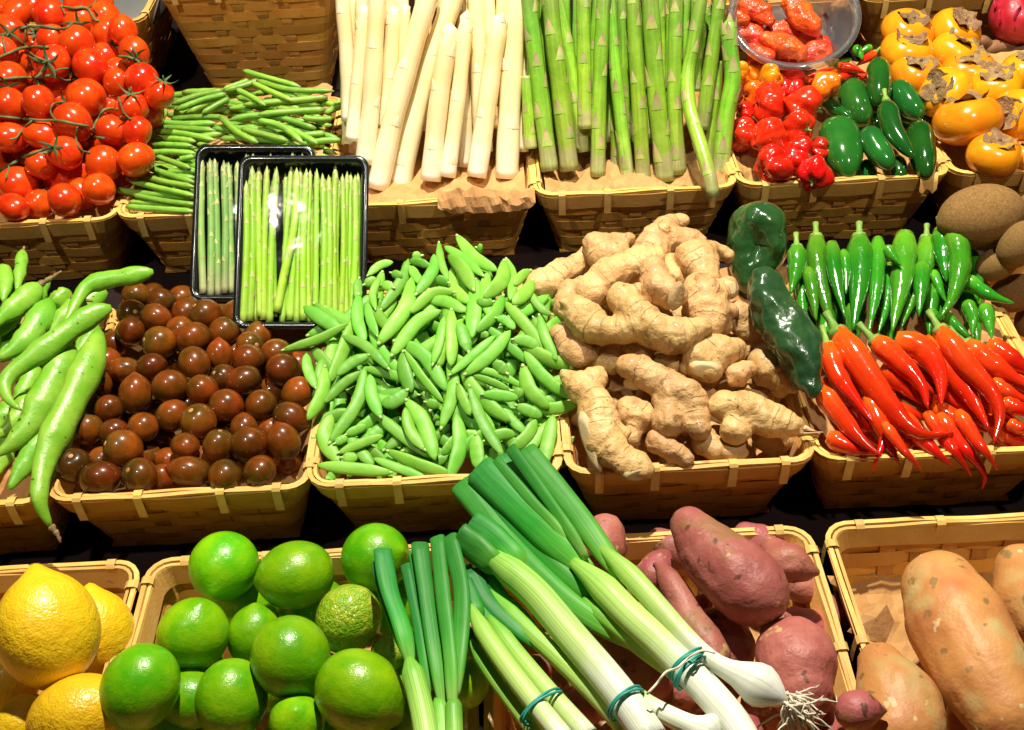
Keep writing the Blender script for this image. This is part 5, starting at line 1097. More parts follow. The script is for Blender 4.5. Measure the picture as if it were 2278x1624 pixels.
def blunt(name, pile, zn, pts, w_, mat, lb, cat, grp, lift=0, e0=.5, e1=.5, taper=.0, n=18, stem=False, k=.78, flat=.95):
    P, rr = pile.path(zn, pts, w_, n, lift=lift, k=k, maxp=.04, rk=.95)
    ph = uni(0, 6)
    def tap(u):
        a = min(1, u / .30); b = min(1, (1 - u) / .42)
        return max(.03, (1 - (1 - a) ** 2) ** e0 * (1 - (1 - b) ** 2) ** e1 * (1 - taper * u))
    u_ = lambda i: .5 - .5 * math.cos(math.pi * i)
    Q = [P[0].lerp(P[-1], 0)] ; Q = [Vector(q) for q in cr([tuple(p) for p in P], 24)]
    fr = [u_(i / 23) for i in range(24)]; L_ = np.linspace(0, 1, 24); A = np.array([tuple(q) for q in Q])
    Q = [Vector([np.interp(f, L_, A[:, c]) for c in range(3)]) for f in fr]; rm = sum(rr) / len(rr)
    V, F, T = sweep(Q, [rm * tap(f) for f in fr], [rm * tap(f) * flat for f in fr], 18, None, uni(0, 3), lambda t, a: 1 + .025 * math.cos(3 * a + ph) + .02 * math.sin(2 * a + 5 * t))
    o = mk(name, V, F, mat, t=fr[0:0] or T); tag(o, lb, cat, grp)
    if stem:
        t = (Q[0] - Q[2]).normalized(); S = [Q[0] - t * .001, Q[0] + t * .003, Q[0] + t * .010, Q[0] + t * .016 + upv * .003]
        V, F, _ = sweep(S, [rm * .42, rm * .34, rm * .16, rm * .2], None, 8); mk('stem', V, F, M['stem'], o)
    return o
GJ = 'jalapeno peppers'
for pts, w_, tp_, st, lf, lb in [([(1050, 785), (1085, 980), (1140, 1185)], 272, .1, 0, .012, 'largest jalapeno standing at the front rim'), ([(1375, 665), (1420, 850), (1555, 1035)], 160, .38, 1, .014, 'curved jalapeno with a woody stem and pointed tip'), ([(1245, 845), (1310, 970), (1410, 1105)], 185, .15, 0, .004, 'jalapeno lying right of the largest one'), ([(1320, 395), (1330, 540), (1330, 690)], 182, .1, 0, .012, 'bright upright jalapeno at the top of the pile'),
    ([(1120, 540), (1170, 680), (1240, 820)], 225, .05, 0, 0, 'wide jalapeno left of the bright upright one'), ([(1440, 540), (1510, 660), (1610, 775)], 190, .1, 0, 0, 'dark jalapeno right of the bright upright one'), ([(925, 605), (1020, 700), (1160, 785)], 118, .35, 1, .004, 'small pointed jalapeno crossing to the right'), ([(1580, 805), (1610, 980), (1640, 1160)], 195, .1, 0, 0, 'jalapeno in the front right corner of the pepper basket'),
    ([(1440, 1030), (1460, 1110), (1465, 1180)], 118, .1, 0, -.004, 'jalapeno end low at the front rim'), ([(1240, 1060), (1255, 1130), (1260, 1190)], 130, .1, 0, -.004, 'shaded jalapeno beside the largest one at the rim'), ([(1150, 860), (1300, 800), (1420, 900)], 150, .1, 0, -.02, 'jalapeno buried in the shade in the middle'), ([(1480, 800), (1560, 760), (1640, 850)], 150, .1, 0, -.02, 'jalapeno buried in the shade at right')]:
    blunt('jalapeno', pQ, Z3, pts, w_, M['jalapeno'], lb, 'pepper', GJ, lf, taper=tp_, stem=st)
for pts, w_, mt, st, lb in [([(1300, 345), (1240, 390), (1180, 430)], 58, 'redchili', 1, 'small red chilli with a long thin stem behind the jalapenos'), ([(1060, 430), (1150, 450), (1245, 480)], 62, 'redchili', None, 'small red chilli left of the bright jalapeno'), ([(1040, 515), (1110, 500), (1190, 485)], 62, 'redchili', 1, 'small red chilli below the bowl rim, right'), ([(1240, 485), (1190, 515), (1145, 535)], 52, 'redchili', None, 'small red chilli tucked behind the bright jalapeno'), ([(1050, 465), (950, 480), (850, 500)], 58, 'redchili', None, 'small red chilli lying under the bowl rim'), ([(860, 530), (960, 530), (1040, 540)], 56, 'redchili', None, 'dark red small chilli behind the orange one'),
                            ([(1170, 310), (1200, 350), (1220, 390)], 62, 'greenchili', None, 'small bright green chilli behind the bowl rim'), ([(1275, 310), (1240, 325), (1200, 345)], 52, 'greenchili', None, 'small green chilli tip at the far back'), ([(1050, 440), (1100, 410), (1150, 380)], 60, 'greenchili', None, 'dark green chilli under the bowl rim')]:
    chilli('small_chilli', pts, w_, M[mt], lb, 'small chillies behind the scotch bonnets', stem=st, zn=Z3, pile=pQ, n=12, stemlen=.022, maxp=.02)

# ---------------------------------------------------------------- clear bowl with wrinkled peppers
bc = ony(1768, 28, 1.315); brad = 146 * depth(bc) / FPX; bax = Vector((-.06, -math.sin(.50), math.cos(.50))).normalized()
bprof = [(.002, -.052), (.55 * brad, -.052), (.60 * brad, -.050), (.66 * brad, -.042), (.86 * brad, -.008), (.89 * brad, -.002), (.92 * brad, 0), (.97 * brad, 0), (1.0 * brad, -.002), (1.0 * brad, -.006), (.985 * brad, -.006), (.97 * brad, -.0015), (.925 * brad, -.0015), (.875 * brad, -.009), (.645 * brad, -.044), (.59 * brad, -.0515), (.002, -.0535)]
mB = axis_matrix(bc, bax, 0)
V, F, _ = lathe(bprof, 56)
o = placeobj('plastic_bowl', mesh('plastic_bowl', V, F, M['plastic']), mB); tag(o, 'clear plastic bowl tilted forward, holding wrinkled red peppers', 'bowl')
class Plane(Pile):
    def __init__(s, key, c, nrm, off=0): super().__init__(key); s.c = c + nrm * off; s.nr = nrm
    def f(s, x, y): return s.c.z - ((x - s.c.x) * s.nr.x + (y - s.c.y) * s.nr.y) / s.nr.z
pBo = Plane('pepper', bc, bax, -.014)
def lump_place(pile, zn, chains, lift=0, k=.8, maxp=.05):
    allP, allR, ix = [], [], []
    for c in chains:
        a = len(allP)
        for (x, y, r) in c:
            p = pile.hit(*zn(x, y), lift); allP.append(p); allR.append(r * zn.k * depth(p) / FPX)
        ix.append((a, len(allP)))
    P, rr = pile.settle(allP, allR, k, maxp, add=False)
    for a, b in ix:
        Q = cr([tuple(p) + (r,) for p, r in zip(P[a:b], rr[a:b])], max(2, 3 * (b - a)))
        pile.S = np.vstack([pile.S, np.array([list(q) for q in Q])])
    return [(P[a:b], rr[a:b]) for a, b in ix]
for ch, lb in [([(470, 40, 75), (560, 90, 80), (610, 140, 40)], 'wrinkled red pepper at the upper left inside the bowl'), ([(730, 20, 50), (800, 90, 85), (900, 190, 60), (920, 230, 30)], 'long wrinkled red pepper at the back of the bowl'), ([(640, 190, 55), (760, 200, 85), (880, 240, 65), (980, 290, 40)], 'wrinkled red pepper lying across the middle of the bowl'),
                   ([(600, 260, 55), (690, 300, 85), (800, 340, 65)], 'orange red wrinkled pepper at the front of the bowl'), ([(420, 190, 70), (510, 240, 80), (580, 300, 50)], 'wrinkled red pepper at the left of the bowl'), ([(860, 350, 60), (950, 330, 70)], 'small wrinkled red pepper at the right front of the bowl'), ([(400, 110, 50), (440, 130, 40)], 'end of a wrinkled pepper at the bowl left edge'), ([(520, 330, 60), (600, 380, 50)], 'wrinkled pepper low at the front left of the bowl')]:
    C = lump_place(pBo, Z3, [ch], -.004, .72, .03)
    o = lump('wrinkled_pepper', C, M['wrinkled'], .0028, 5, 0, .004, 70, .0014, 190); tag(o, lb, 'pepper', 'wrinkled peppers in the bowl')

# ---------------------------------------------------------------- ginger
pG = Pile('ginger', z0=.0, slope=.24, bump=.03, bc=(.17, .86), bw=(.09, .09), drop=1.2)
GI = [([[(290, 940, 45), (360, 985, 72), (430, 1050, 82), (480, 1180, 112), (520, 1320, 112), (600, 1400, 88), (720, 1445, 78)], [(380, 990, 70), (455, 965, 74)]], .016, 'long ginger root with a cut side, hanging over the front rim at left'),
      ([[(640, 895, 75), (740, 925, 88), (860, 1000, 92), (960, 1050, 105), (1010, 1130, 85), (1020, 1230, 62)], [(860, 1010, 90), (850, 1110, 75), (870, 1200, 98)], [(870, 1200, 90), (800, 1170, 40)]], .012, 'branched ginger root with rounded knobs in the front middle'),
      ([[(1165, 1110, 88), (1290, 1135, 112), (1430, 1190, 96), (1540, 1230, 62)], [(1280, 1180, 80), (1230, 1240, 85)]], .012, 'ginger root with a frayed fibre tip at the front right'),
      ([[(330, 560, 75), (400, 640, 112), (500, 690, 95), (600, 690, 80)], [(620, 520, 92), (680, 610, 108), (800, 700, 112), (920, 720, 105), (1030, 680, 70)], [(600, 690, 80), (700, 660, 100)]], .020, 'largest ginger root, a fat crescent across the middle of the heap'),
      ([[(785, 365, 78), (790, 440, 92), (860, 490, 92), (905, 500, 70)]], .022, 'ginger piece with a brown cut face on top of the crescent'),
      ([[(450, 465, 100), (560, 390, 112), (680, 320, 98), (785, 290, 60)]], .006, 'thick ginger root lying diagonally above the crescent'),
      ([[(930, 85, 45), (870, 105, 58), (800, 200, 100), (745, 270, 90)], [(880, 190, 75), (990, 185, 62), (1040, 200, 40)]], .006, 'topmost ginger root with a knob sticking up'),
      ([[(1000, 290, 110), (1040, 340, 112), (1060, 380, 80)], [(1060, 270, 70), (1150, 265, 45), (1190, 280, 42)]], .006, 'pale ginger root with a finger pointing right at the upper right'),
      ([[(1030, 480, 110), (1080, 580, 122), (1080, 660, 90)], [(1090, 500, 80), (1190, 455, 66)], [(1130, 580, 70), (1205, 582, 40)]], .006, 'wide ginger root with a cut round stub at the right of the heap'),
      ([[(470, 235, 88), (530, 280, 90), (600, 250, 60)], [(520, 220, 60), (590, 190, 45), (645, 190, 45)]], .004, 'ginger root with two knobs at the upper left of the heap'),
      ([[(135, 450, 78), (190, 430, 88), (260, 380, 75), (340, 335, 65), (410, 280, 60)]], .006, 'ginger root reaching out to the left over the peas'),
      ([[(350, 805, 88), (400, 790, 80)], [(350, 800, 70), (265, 710, 62)]], .004, 'ginger knob at the left below the crescent'),
      ([[(1040, 850, 105), (1150, 815, 92), (1230, 800, 65)], [(1060, 890, 90), (1070, 905, 88)]], .006, 'ginger root with a flat round cut end facing forward'),
      ([[(1240, 945, 72), (1290, 920, 60)], [(1240, 950, 60), (1210, 980, 45)]], .006, 'small ginger knob with dark wrinkles beside the cut end'),
      ([[(1400, 880, 105), (1440, 920, 118), (1470, 970, 80)]], 0, 'round ginger root under the tip of the poblano'),
      ([[(660, 1150, 92), (720, 1180, 90)], [(700, 1200, 70), (650, 1280, 55)]], -.004, 'shaded ginger root behind the front ones'),
      ([[(800, 1310, 70), (880, 1365, 62), (950, 1400, 52)]], .004, 'ginger finger lying on the front rim in the middle'),
      ([[(1060, 1300, 85), (1130, 1340, 70), (1240, 1350, 60)]], -.006, 'ginger root low behind the front rim at right'),
      ([[(1240, 620, 95), (1310, 680, 80), (1390, 690, 40)]], -.006, 'shaded ginger root beside the poblanos'),
      ([[(490, 850, 75), (570, 810, 60)], [(540, 800, 50), (560, 880, 55)]], -.008, 'ginger root in the shade under the crescent'),
      ([[(320, 480, 75), (290, 570, 65)]], -.004, 'ginger root hidden behind the left lobe'), ([[(900, 880, 80), (840, 860, 60)]], -.012, 'ginger root deep under the crescent at right'), ([[(250, 640, 55), (300, 700, 60)]], -.004, 'ginger end at the left by the peas'), ([[(650, 790, 50), (720, 810, 55)]], -.012, 'ginger end peeping below the crescent'), ([[(870, 330, 70), (900, 400, 70)]], -.008, 'ginger root in the gap at the top'), ([[(980, 1180, 70), (1080, 1050, 60)]], -.02, 'ginger root at the bottom of the front gap')]
gob = []
for ch, lf, lb in GI:
    C = lump_place(pG, ZG, ch, lf, .74, .04)
    for P_, r_ in list(C):
        for _ in range(2 if len(P_) > 2 else 1):   # buds and short knobs
            i_ = R.randrange(len(P_)); d_ = (imgdir(uni(0, 360), uni(-.3, .7))).normalized(); b_ = r_[i_]
            C.append(([P_[i_] + d_ * b_ * .35, P_[i_] + d_ * b_ * uni(.85, 1.2)], [b_ * .52, b_ * uni(.26, .42)]))
    o = lump('ginger_root', C, M['ginger'], .0020, 5, rings=.0125, amp=.0042, freq=48, amp2=.0008, freq2=200); tag(o, lb, 'ginger', 'ginger roots heaped in the basket'); gob.append((o, C))
for x, y in [(420, 1150), (620, 1330), (800, 1080), (1000, 950), (1180, 1000), (1350, 1050), (1300, 780), (700, 730), (450, 720), (1150, 1260), (1450, 1280), (560, 1080), (400, 900), (900, 600), (600, 500), (1000, 420), (1200, 1350), (1400, 1150)]:
    C = lump_place(pG, ZG, [[(x - 60, y, 70), (x, y + 30, 80), (x + 80, y - 10, 70)]], -.03, .74, .03)
    o = lump('ginger_root', C, M['ginger'], .0034, 4, rings=.0125, amp=.002, freq=55); tag(o, 'ginger root buried low in the ginger heap', 'ginger', 'ginger roots buried in the basket')
def disc(parent, zn, x, y, rx, ry, an, C, nrm, mat, name='cut_face', dome=.12):
    """slightly domed oval face set on the lump's surface, found along the pixel's ray"""
    q = ray(*zn(x, y)).normalized(); best = 9
    for P, rr in C:
        Q = cr([tuple(p) + (r,) for p, r in zip(P, rr)], 12) if len(P) > 1 else [np.array(tuple(P[0]) + (rr[0],))]
        for s in Q:
            v = Vector(s[:3]) - CAM; c = v.dot(q); m2 = v.length_squared - c * c
            if m2 < s[3] ** 2: best = min(best, c - math.sqrt(s[3] ** 2 - m2))
    if best > 8: best = (C[0][0][0] - CAM).length
    p = CAM + q * (best + .0015); kk = zn.k * depth(p) / FPX
    u = (rtv * math.cos(an) + upv * math.sin(an)); n_ = nrm.normalized(); u = (u - n_ * u.dot(n_)).normalized(); v = n_.cross(u)
    V, F, ns, nr = [], [], 26, 6
    for i in range(nr):
        t = (i + .02) / (nr - 1) if i < nr - 1 else 1.0
        for j in range(ns):
            a = 2 * math.pi * j / ns; w_ = 1 + .05 * math.sin(3 * a + x)
            V.append(p + u * math.cos(a) * rx * kk * t * w_ + v * math.sin(a) * ry * kk * t * w_ + n_ * (.0012 * (1 - t ** 4) - (.004 if i == nr - 1 else 0)))
    for i in range(nr - 1):
        for j in range(ns): F.append((i * ns + j, i * ns + (j + 1) % ns, (i + 1) * ns + (j + 1) % ns, (i + 1) * ns + j))
    F.append(tuple(range(ns - 1, -1, -1)))
    mk(name, V, F, mat, parent)
cn = lambda a, b: (-fwd + rtv * a + upv * b)
disc(gob[12][0], ZG, 1062, 912, 88, 52, -.08, gob[12][1], cn(-.1, -.45), M['ginger_cut'])
disc(gob[0][0], ZG, 415, 1300, 45, 180, -1.27 + 1.57, gob[0][1], cn(-.95, -.1), M['ginger_cut'])
disc(gob[1][0], ZG, 665, 985, 70, 48, .4, gob[1][1], cn(-.7, -.5), M['ginger_cut'])
disc(gob[4][0], ZG, 915, 505, 52, 85, -.3, gob[4][1], cn(.7, -.2), material('dry_ginger_cut', (.36, .24, .10), (.30, .19, .08), 150, .7, rand=0, bump=('noise', 300, .002, .5)))
disc(gob[8][0], ZG, 1205, 458, 48, 48, 0, gob[8][1], cn(.5, .1), M['ginger_cut'])
disc(gob[0][0], ZG, 690, 1490, 80, 45, .15, gob[0][1], cn(.2, -.6), M['ginger_cut'])
# frayed fibres at the end of the front right root
e_ = gob[2][1][0][0][-1]; V, F = [], []
tgt = CAM + ray(*ZG(1700, 1265)) * depth(e_)
for j in range(26):
    st = e_ + Vector((uni(-.006, .006), uni(-.006, .006), uni(-.006, .006))); en = e_.lerp(tgt, uni(.45, 1.0)) + Vector((uni(-.003, .003), 0, uni(-.003, .003))) * 1.0
    v, f, _ = sweep([st, st.lerp(en, .5) + Vector((0, 0, uni(-.002, .002))), en], [.0022, .0014, .0004], None, 5); o_ = len(V); V += v; F += [tuple(i + o_ for i in q) for q in f]
fo = mk('fibres', V, F, M['ginger_fibre'], gob[2][0]); fo['kind'] = 'stuff'

# ---------------------------------------------------------------- poblanos
C = [([ony(*ZG(1350, 130), .985), ony(*ZG(1345, 250), .972), ony(*ZG(1320, 360), .955), ony(*ZG(1310, 420), .945)], [160, 178, 130, 80])]
C = [(P, [r * ZG.k * depth(p) / FPX for p, r in zip(P, rr)]) for P, rr in C]
front_ = lambda P, off: P - (P - CAM).normalized() * off
o = lump('poblano', C, M['poblano'], .0026, 7, 0, .0055, 28, .0014, 90, dents=[(front_(ony(*ZG(1370, 215), .97), .034), .020, .018), (front_(ony(*ZG(1390, 360), .955), .035), .016, .006)]); tag(o, 'dark green glossy poblano standing with a dented front behind the ginger', 'pepper', 'poblano peppers between ginger and chillies')
pts = [(1400, 470, 115), (1430, 550, 142), (1500, 660, 155), (1560, 790, 142), (1610, 900, 112), (1655, 1005, 66)]
P = [pG.hit(*ZG(x, y), .035) for x, y, r in pts]; rr = [r * ZG.k * depth(p) / FPX for p, (x, y, r) in zip(P, pts)]
o = lump('poblano', [(P, rr)], M['poblano2'], .0026, 6, 0, .0060, 38, .0018, 120, dents=[(front_(pG.hit(*ZG(1520, 520), .035), .02), .016, .012), (front_(pG.hit(*ZG(1590, 700), .035), .02), .014, .008)]); tag(o, 'dark wrinkled poblano with a red streak lying between ginger and red chillies', 'pepper', 'poblano peppers between ginger and chillies')

# ---------------------------------------------------------------- sweet potatoes
pR = Pile('redpot', z0=.010, slope=.06)
for zn, ch, lf, lb in [(ZR, [[(800, 330, 115), (900, 460, 185), (1060, 610, 245), (1190, 730, 240)]], .040, 'largest red sweet potato, bent, on top by the back rim'), (ZR, [[(1460, 1150, 245), (1480, 1260, 258), (1500, 1350, 220)]], .022, 'round pitted red sweet potato beside the right rim'), (ZR, [[(575, 560, 22), (640, 615, 62), (700, 740, 95), (790, 890, 112), (880, 1040, 125), (960, 1150, 110)]], .015, 'slim red sweet potato with a pointed pale top'),
    (ZS, [[(740, 1490, 140), (820, 1480, 132), (920, 1488, 60), (975, 1490, 14)]], .03, 'small red sweet potato with a pointed end at the bottom right'), (ZR, [[(1320, 480, 90), (1420, 560, 135), (1540, 610, 85), (1610, 622, 25)]], .012, 'red sweet potato with a nose-like end behind the largest one'), (ZR, [[(560, 640, 115), (610, 560, 95), (640, 520, 50)]], .0, 'red sweet potato behind the slim one'), (ZR, [[(270, 380, 130), (260, 470, 150)]], .012, 'red sweet potato half hidden behind the big spring onion'),
    (ZR, [[(1000, 1000, 165), (1060, 1110, 170), (1000, 1180, 150)]], -.005, 'shaded red sweet potato below the largest one'), (ZR, [[(330, 1080, 150), (450, 1240, 170), (560, 1300, 140)]], -.004, 'red sweet potato in the gap between the spring onions'), (ZR, [[(80, 1480, 120), (170, 1490, 105)]], .0, 'small dark sweet potato between the lower spring onions'), (ZR, [[(-20, 1310, 80), (20, 1330, 70)]], -.006, 'small sweet potato end under the middle spring onion'), (ZR, [[(300, 1640, 90), (360, 1640, 80)]], .0, 'small sweet potato cut by the bottom edge'), (ZR, [[(720, 1380, 120), (850, 1420, 110)]], -.01, 'shaded sweet potato under the rubber band'), (ZR, [[(1380, 960, 90), (1330, 1000, 90)]], -.015, 'sweet potato in the dark gap above the round one'), (ZR, [[(880, 830, 70), (860, 870, 60)]], -.02, 'small sweet potato in the dark gap beside the slim one'), (ZR, [[(-150, 1240, 110), (-80, 1180, 80)]], -.02, 'sweet potato in the shade at the left of its basket'), (ZR, [[(1600, 1560, 160), (1650, 1660, 160)]], -.01, 'shaded sweet potato in the front right corner'), (ZR, [[(1000, 1600, 150), (1150, 1650, 150)]], -.03, 'sweet potato under the white onion bulbs')]:
    C = lump_place(pR, zn, ch, lf, .76, .04)
    o = lump('red_sweet_potato', C, M['redpot'], .0032, 8, 0, .0035, 28, .0006, 110, pits=.004); tag(o, lb, 'sweet potato', 'red sweet potatoes in the front basket')
for x, y in [(1500, 700), (1620, 850), (1560, 980), (300, 700), (700, 480), (480, 900), (1250, 420), (150, 950), (1300, 1500), (700, 1600), (1650, 1250), (950, 1300), (100, 1250)]:
    C = lump_place(pR, ZR, [[(x - 90, y - 40, 95), (x, y, 125), (x + 100, y + 50, 90)]], -.045, .76, .03)
    o = lump('red_sweet_potato', C, M['redpot'], .0042, 6, 0, .0035, 28, .0006, 110); tag(o, 'red sweet potato buried in the shade at the bottom of the basket', 'sweet potato', 'red sweet potatoes at the bottom of the basket')
pO = Pile('swpot', z0=.0, slope=.0)
for ch, lf, lb in [([[(1330, 690, 265), (1430, 920, 325), (1590, 1230, 330), (1760, 1500, 270)]], .03, 'biggest orange sweet potato lying diagonally'), ([[(1860, 560, 180), (1930, 760, 250), (2000, 900, 220)]], .03, 'orange sweet potato at the right edge'), ([[(930, 1190, 170), (1010, 1390, 270), (1050, 1620, 285)]], .012, 'orange sweet potato at the left of its basket'), ([[(1370, 1335, 22), (1400, 1420, 52), (1470, 1530, 120), (1520, 1660, 140)]], .03, 'small pinkish sweet potato with a thin tip at the bottom'), ([[(1900, 1350, 200), (2000, 1600, 200)]], -.01, 'orange sweet potato low in the right bottom corner')]:
    C = lump_place(pO, ZS, ch, lf, .80, .05)
    o = lump('orange_sweet_potato', C, M['swpot'], .0034, 8, 0, .0035, 22, .0005, 110, pits=.002); tag(o, lb, 'sweet potato', 'orange sweet potatoes in the corner basket')

# ---------------------------------------------------------------- dragon fruit and tubers at the far right
p = ony(*Z3(2230, 110), 1.40); rr = 175 * Z3.k * depth(p) / FPX
o = lump('dragon_fruit', [([p, p + upv * rr * .5], [rr, rr * .8])], M['dragon'], .004, 6, 0, .004, 30, .001, 90); tag(o, 'crimson dragon fruit in the top right corner', 'dragon fruit')
for an, ti in [(200, .5), (160, .3), (250, .8), (120, .6), (220, 1.1)]:
    d = imgdir(an, ti); m = axis_matrix(p + d * rr * .93, (d * .45 + upv).normalized())
    V, F, _ = sweep([Vector((0, 0, -.2)), Vector((0, .02, .3)), Vector((0, .1, .75)), Vector((0, .25, 1.05))], [.5, .46, .26, .03], [.10, .09, .05, .02], 8, Vector((0, 1, 0)))
    mk('scale_leaf', [m @ (v * rr * .42) for v in V], F, M['dragon'], o)
for ch, lb in [([(2010, 270, 42), (2040, 300, 40)], 'brown tuber end behind the persimmons'), ([(2060, 320, 55), (2150, 305, 50), (2210, 290, 40)], 'brown tuber below the dragon fruit'), ([(2180, 360, 70), (2290, 330, 75)], 'brown tuber at the right edge under the dragon fruit'), ([(2090, 420, 60), (2160, 410, 62), (2200, 470, 55)], 'curved brown tuber behind the right persimmons'), ([(2230, 470, 60), (2300, 430, 60)], 'brown tuber at the right edge above the persimmons')]:
    P = [ony(*Z3(x, y), 1.385) for x, y, r in ch]
    o = lump('brown_tuber', [(P, [r * Z3.k * depth(q) / FPX for q, (x, y, r) in zip(P, ch)])], M['tuber'], .003, 6, 0, .002, 40); tag(o, lb, 'tuber', 'brown tubers at the right')
p = ony(215, -5, 1.47)
V, F, _ = lathe([(1e-4, .014), (.05, .013), (.085, .010), (.094, .004), (.095, -.004), (1e-4, -.006)], 40)
o = placeobj('grey_lid', mesh('grey_lid', V, F, M['stone']), axis_matrix(Vector((p.x - .02, 1.56, BK['back0']['zr'] - .012)), Vector((0, -.25, 1)))); tag(o, 'round grey lid lying in the basket behind the tomatoes', 'lid')

# ---------------------------------------------------------------- spring onions
class Flat(Pile):
    def f(s, x, y): return s.z0
pN = Flat('redpot', z0=.072)
def onion_bunch(lb, leaves, shafts, bands, roots=()):
    e = empty('spring_onion_bunch', pN.hit(*shafts[0][0](*shafts[0][1][len(shafts[0][1]) // 2])) - Vector((0, 0, .012))); tag(e, lb, 'spring onion', 'spring onion bunches tied with green bands')
    for zn, pts, w0, w1, t0, t1, lf, *bulb in shafts:
        n = 26; P, rr = pN.path(zn, pts, 1, n, lift=lf, add=False, maxp=0)
        u1 = rr[0] * 1; A = []
        for i, p in enumerate(P):
            u = i / (n - 1); wv = w0 + (w1 - w0) * u
            wv *= min(1, .40 + u * 4)
            if bulb:
                bw = bulb[0]; wv += (bw - wv) * math.exp(-((u - .87) / .10) ** 2); wv *= math.sqrt(max(.02, 1 - max(0, (u - .88) / .122) ** 2))
            A.append(rr[i] * wv * .98)
        ph = uni(0, 6); V, F, T = sweep(P, A, [a * .9 for a in A], 18, None, 0, lambda t, a: 1 + .012 * math.sin(9 * a + ph) + .02 * math.sin(2 * a + 3 * t))
        mk('shaft', V, F, M['onion'], e, t=[t0 + (t1 - t0) * t for t in T])
    for zn, pts, w_, lf, *rev in leaves:
        n = 20; P, rr = pN.path(zn, pts, w_ * 1.0, n, lift=lf, add=False, maxp=0); ph = uni(0, 6)
        tw = uni(-.5, .5)
        for i in range(n):   # the foot of each leaf sinks into its shaft
            u = max(0, (i / (n - 1) - .62) / .38); P[i] = P[i] + (P[i] - CAM).normalized() * (.013 * u * u)
        A = [r * (1 - .12 * (i / (n - 1)) ** 2 - .35 * max(0, (i / (n - 1) - .75) / .25) ** 2 + .04 * math.sin(i * .6 + ph)) for i, r in enumerate(rr)]
        V, F, T = sweep(P, A, [a * .58 for a in A], 14, None, tw, lambda t, a: 1 - .22 * math.exp(-((a - math.pi * 1.5) / .5) ** 2))
        mk('leaf', V, F, M['onion_leaf'], e, t=[t * (rev[0] if rev else 1) for t in T])
    for zn, x0, y0, x1, y1, lf, sq in bands:
        a = pN.hit(*zn(x0, y0), lf); b = pN.hit(*zn(x1, y1), lf); c = (a + b) / 2; h = (b - a) / 2; v = Vector((0, 0, 1)) * h.length * sq
        for k in range(2):
            sh = (b - a).cross(Vector((0, 0, 1))).normalized() * (.0022 * k)
            P = [c + sh * (1 + .5 * math.sin(j * .4)) + h * 1.04 * math.cos(2 * math.pi * j / 36) + v * math.sin(2 * math.pi * j / 36) for j in range(37)]
            V, F, _ = sweep(P, [.0011] * 37, None, 6, Vector((.2, 1, .1))); mk('rubber_band', V, F, M['band'], e)
    for zn, x, y, an, ln, lf in roots:
        p = pN.hit(*zn(x, y), lf); V, F = [], []
        for j in range(40):
            d = imgdir(an + R.gauss(0, 32), uni(-.7, .7)); s0 = p + Vector((uni(-.006, .006), uni(-.006, .006), uni(-.006, .006))); L_ = ln * uni(.5, 1.2)
            P = [s0]; dd = d
            for q in range(5): dd = (dd + Vector((R.gauss(0, .35), R.gauss(0, .35), R.gauss(0, .35) - .12))).normalized(); P.append(P[-1] + dd * L_ / 5)
            v, f, _ = sweep(P, [.0010, .0009, .0008, .0007, .0006, .0004], None, 5); o_ = len(V); V += v; F += [tuple(i + o_ for i in q) for q in f]
        r_ = mk('roots', V, F, M['root'], e); r_['kind'] = 'stuff'
onion_bunch('big spring onion bunch with white bulbs and roots lying across the potatoes',
    [(ZQ, [(850, 270), (1050, 520), (1300, 800), (1560, 1010), (1850, 1170)], 135, .000, 1), (ZQ, [(950, 190), (1200, 440), (1420, 640), (1560, 760)], 180, .014, 1), (ZQ, [(1040, 140), (1250, 380), (1350, 480), (1470, 640)], 68, .024, 1), (ZQ, [(1120, 70), (1300, 320), (1440, 520), (1540, 680)], 76, .026, 1), (ZQ, [(1200, 90), (1430, 360), (1620, 620), (1740, 790)], 135, .020, 1),
     (ZQ, [(1080, 120), (1300, 400), (1460, 620)], 120, .008, .9), (ZQ, [(1500, 480), (1660, 640), (1800, 800)], 80, .012, 1), (ZQ, [(900, 230), (1150, 520), (1400, 760), (1600, 930)], 120, .004, .9)],
    [(ZR, [(60, 560), (220, 690), (400, 880), (600, 1060), (780, 1240), (960, 1430), (1100, 1600), (1180, 1760)], 190, 215, .50, .98, .012), (ZR, [(240, 470), (420, 640), (620, 860), (800, 1060), (960, 1200), (1130, 1280), (1300, 1370), (1420, 1440)], 150, 105, .50, 1.0, .020, 285), (ZR, [(120, 800), (350, 980), (560, 1150), (760, 1290)], 130, 120, .38, .66, .000)],
    [(ZR, 675, 1270, 900, 1130, .016, .80), (ZR, 705, 1325, 895, 1165, .016, .80)], [(ZR, 1430, 1450, -45, .036, .018), (ZR, 1440, 1470, -70, .03, .01)])
bigb = [o for o in bpy.data.objects if o.name.startswith('spring_onion_bunch')][0]
Q = cr([ZR(530, 1395), ZR(590, 1330), ZR(650, 1255), ZR(720, 1230), ZR(800, 1160), ZR(880, 1120), ZR(960, 1135)], 26)
P = [pN.hit(q[0], q[1], .034 + .003 * math.sin(i * 1.1)) for i, q in enumerate(Q)]
V, F, _ = sweep(P, [.0009] * 26, None, 6); mk('string', V, F, M['root'], bigb)
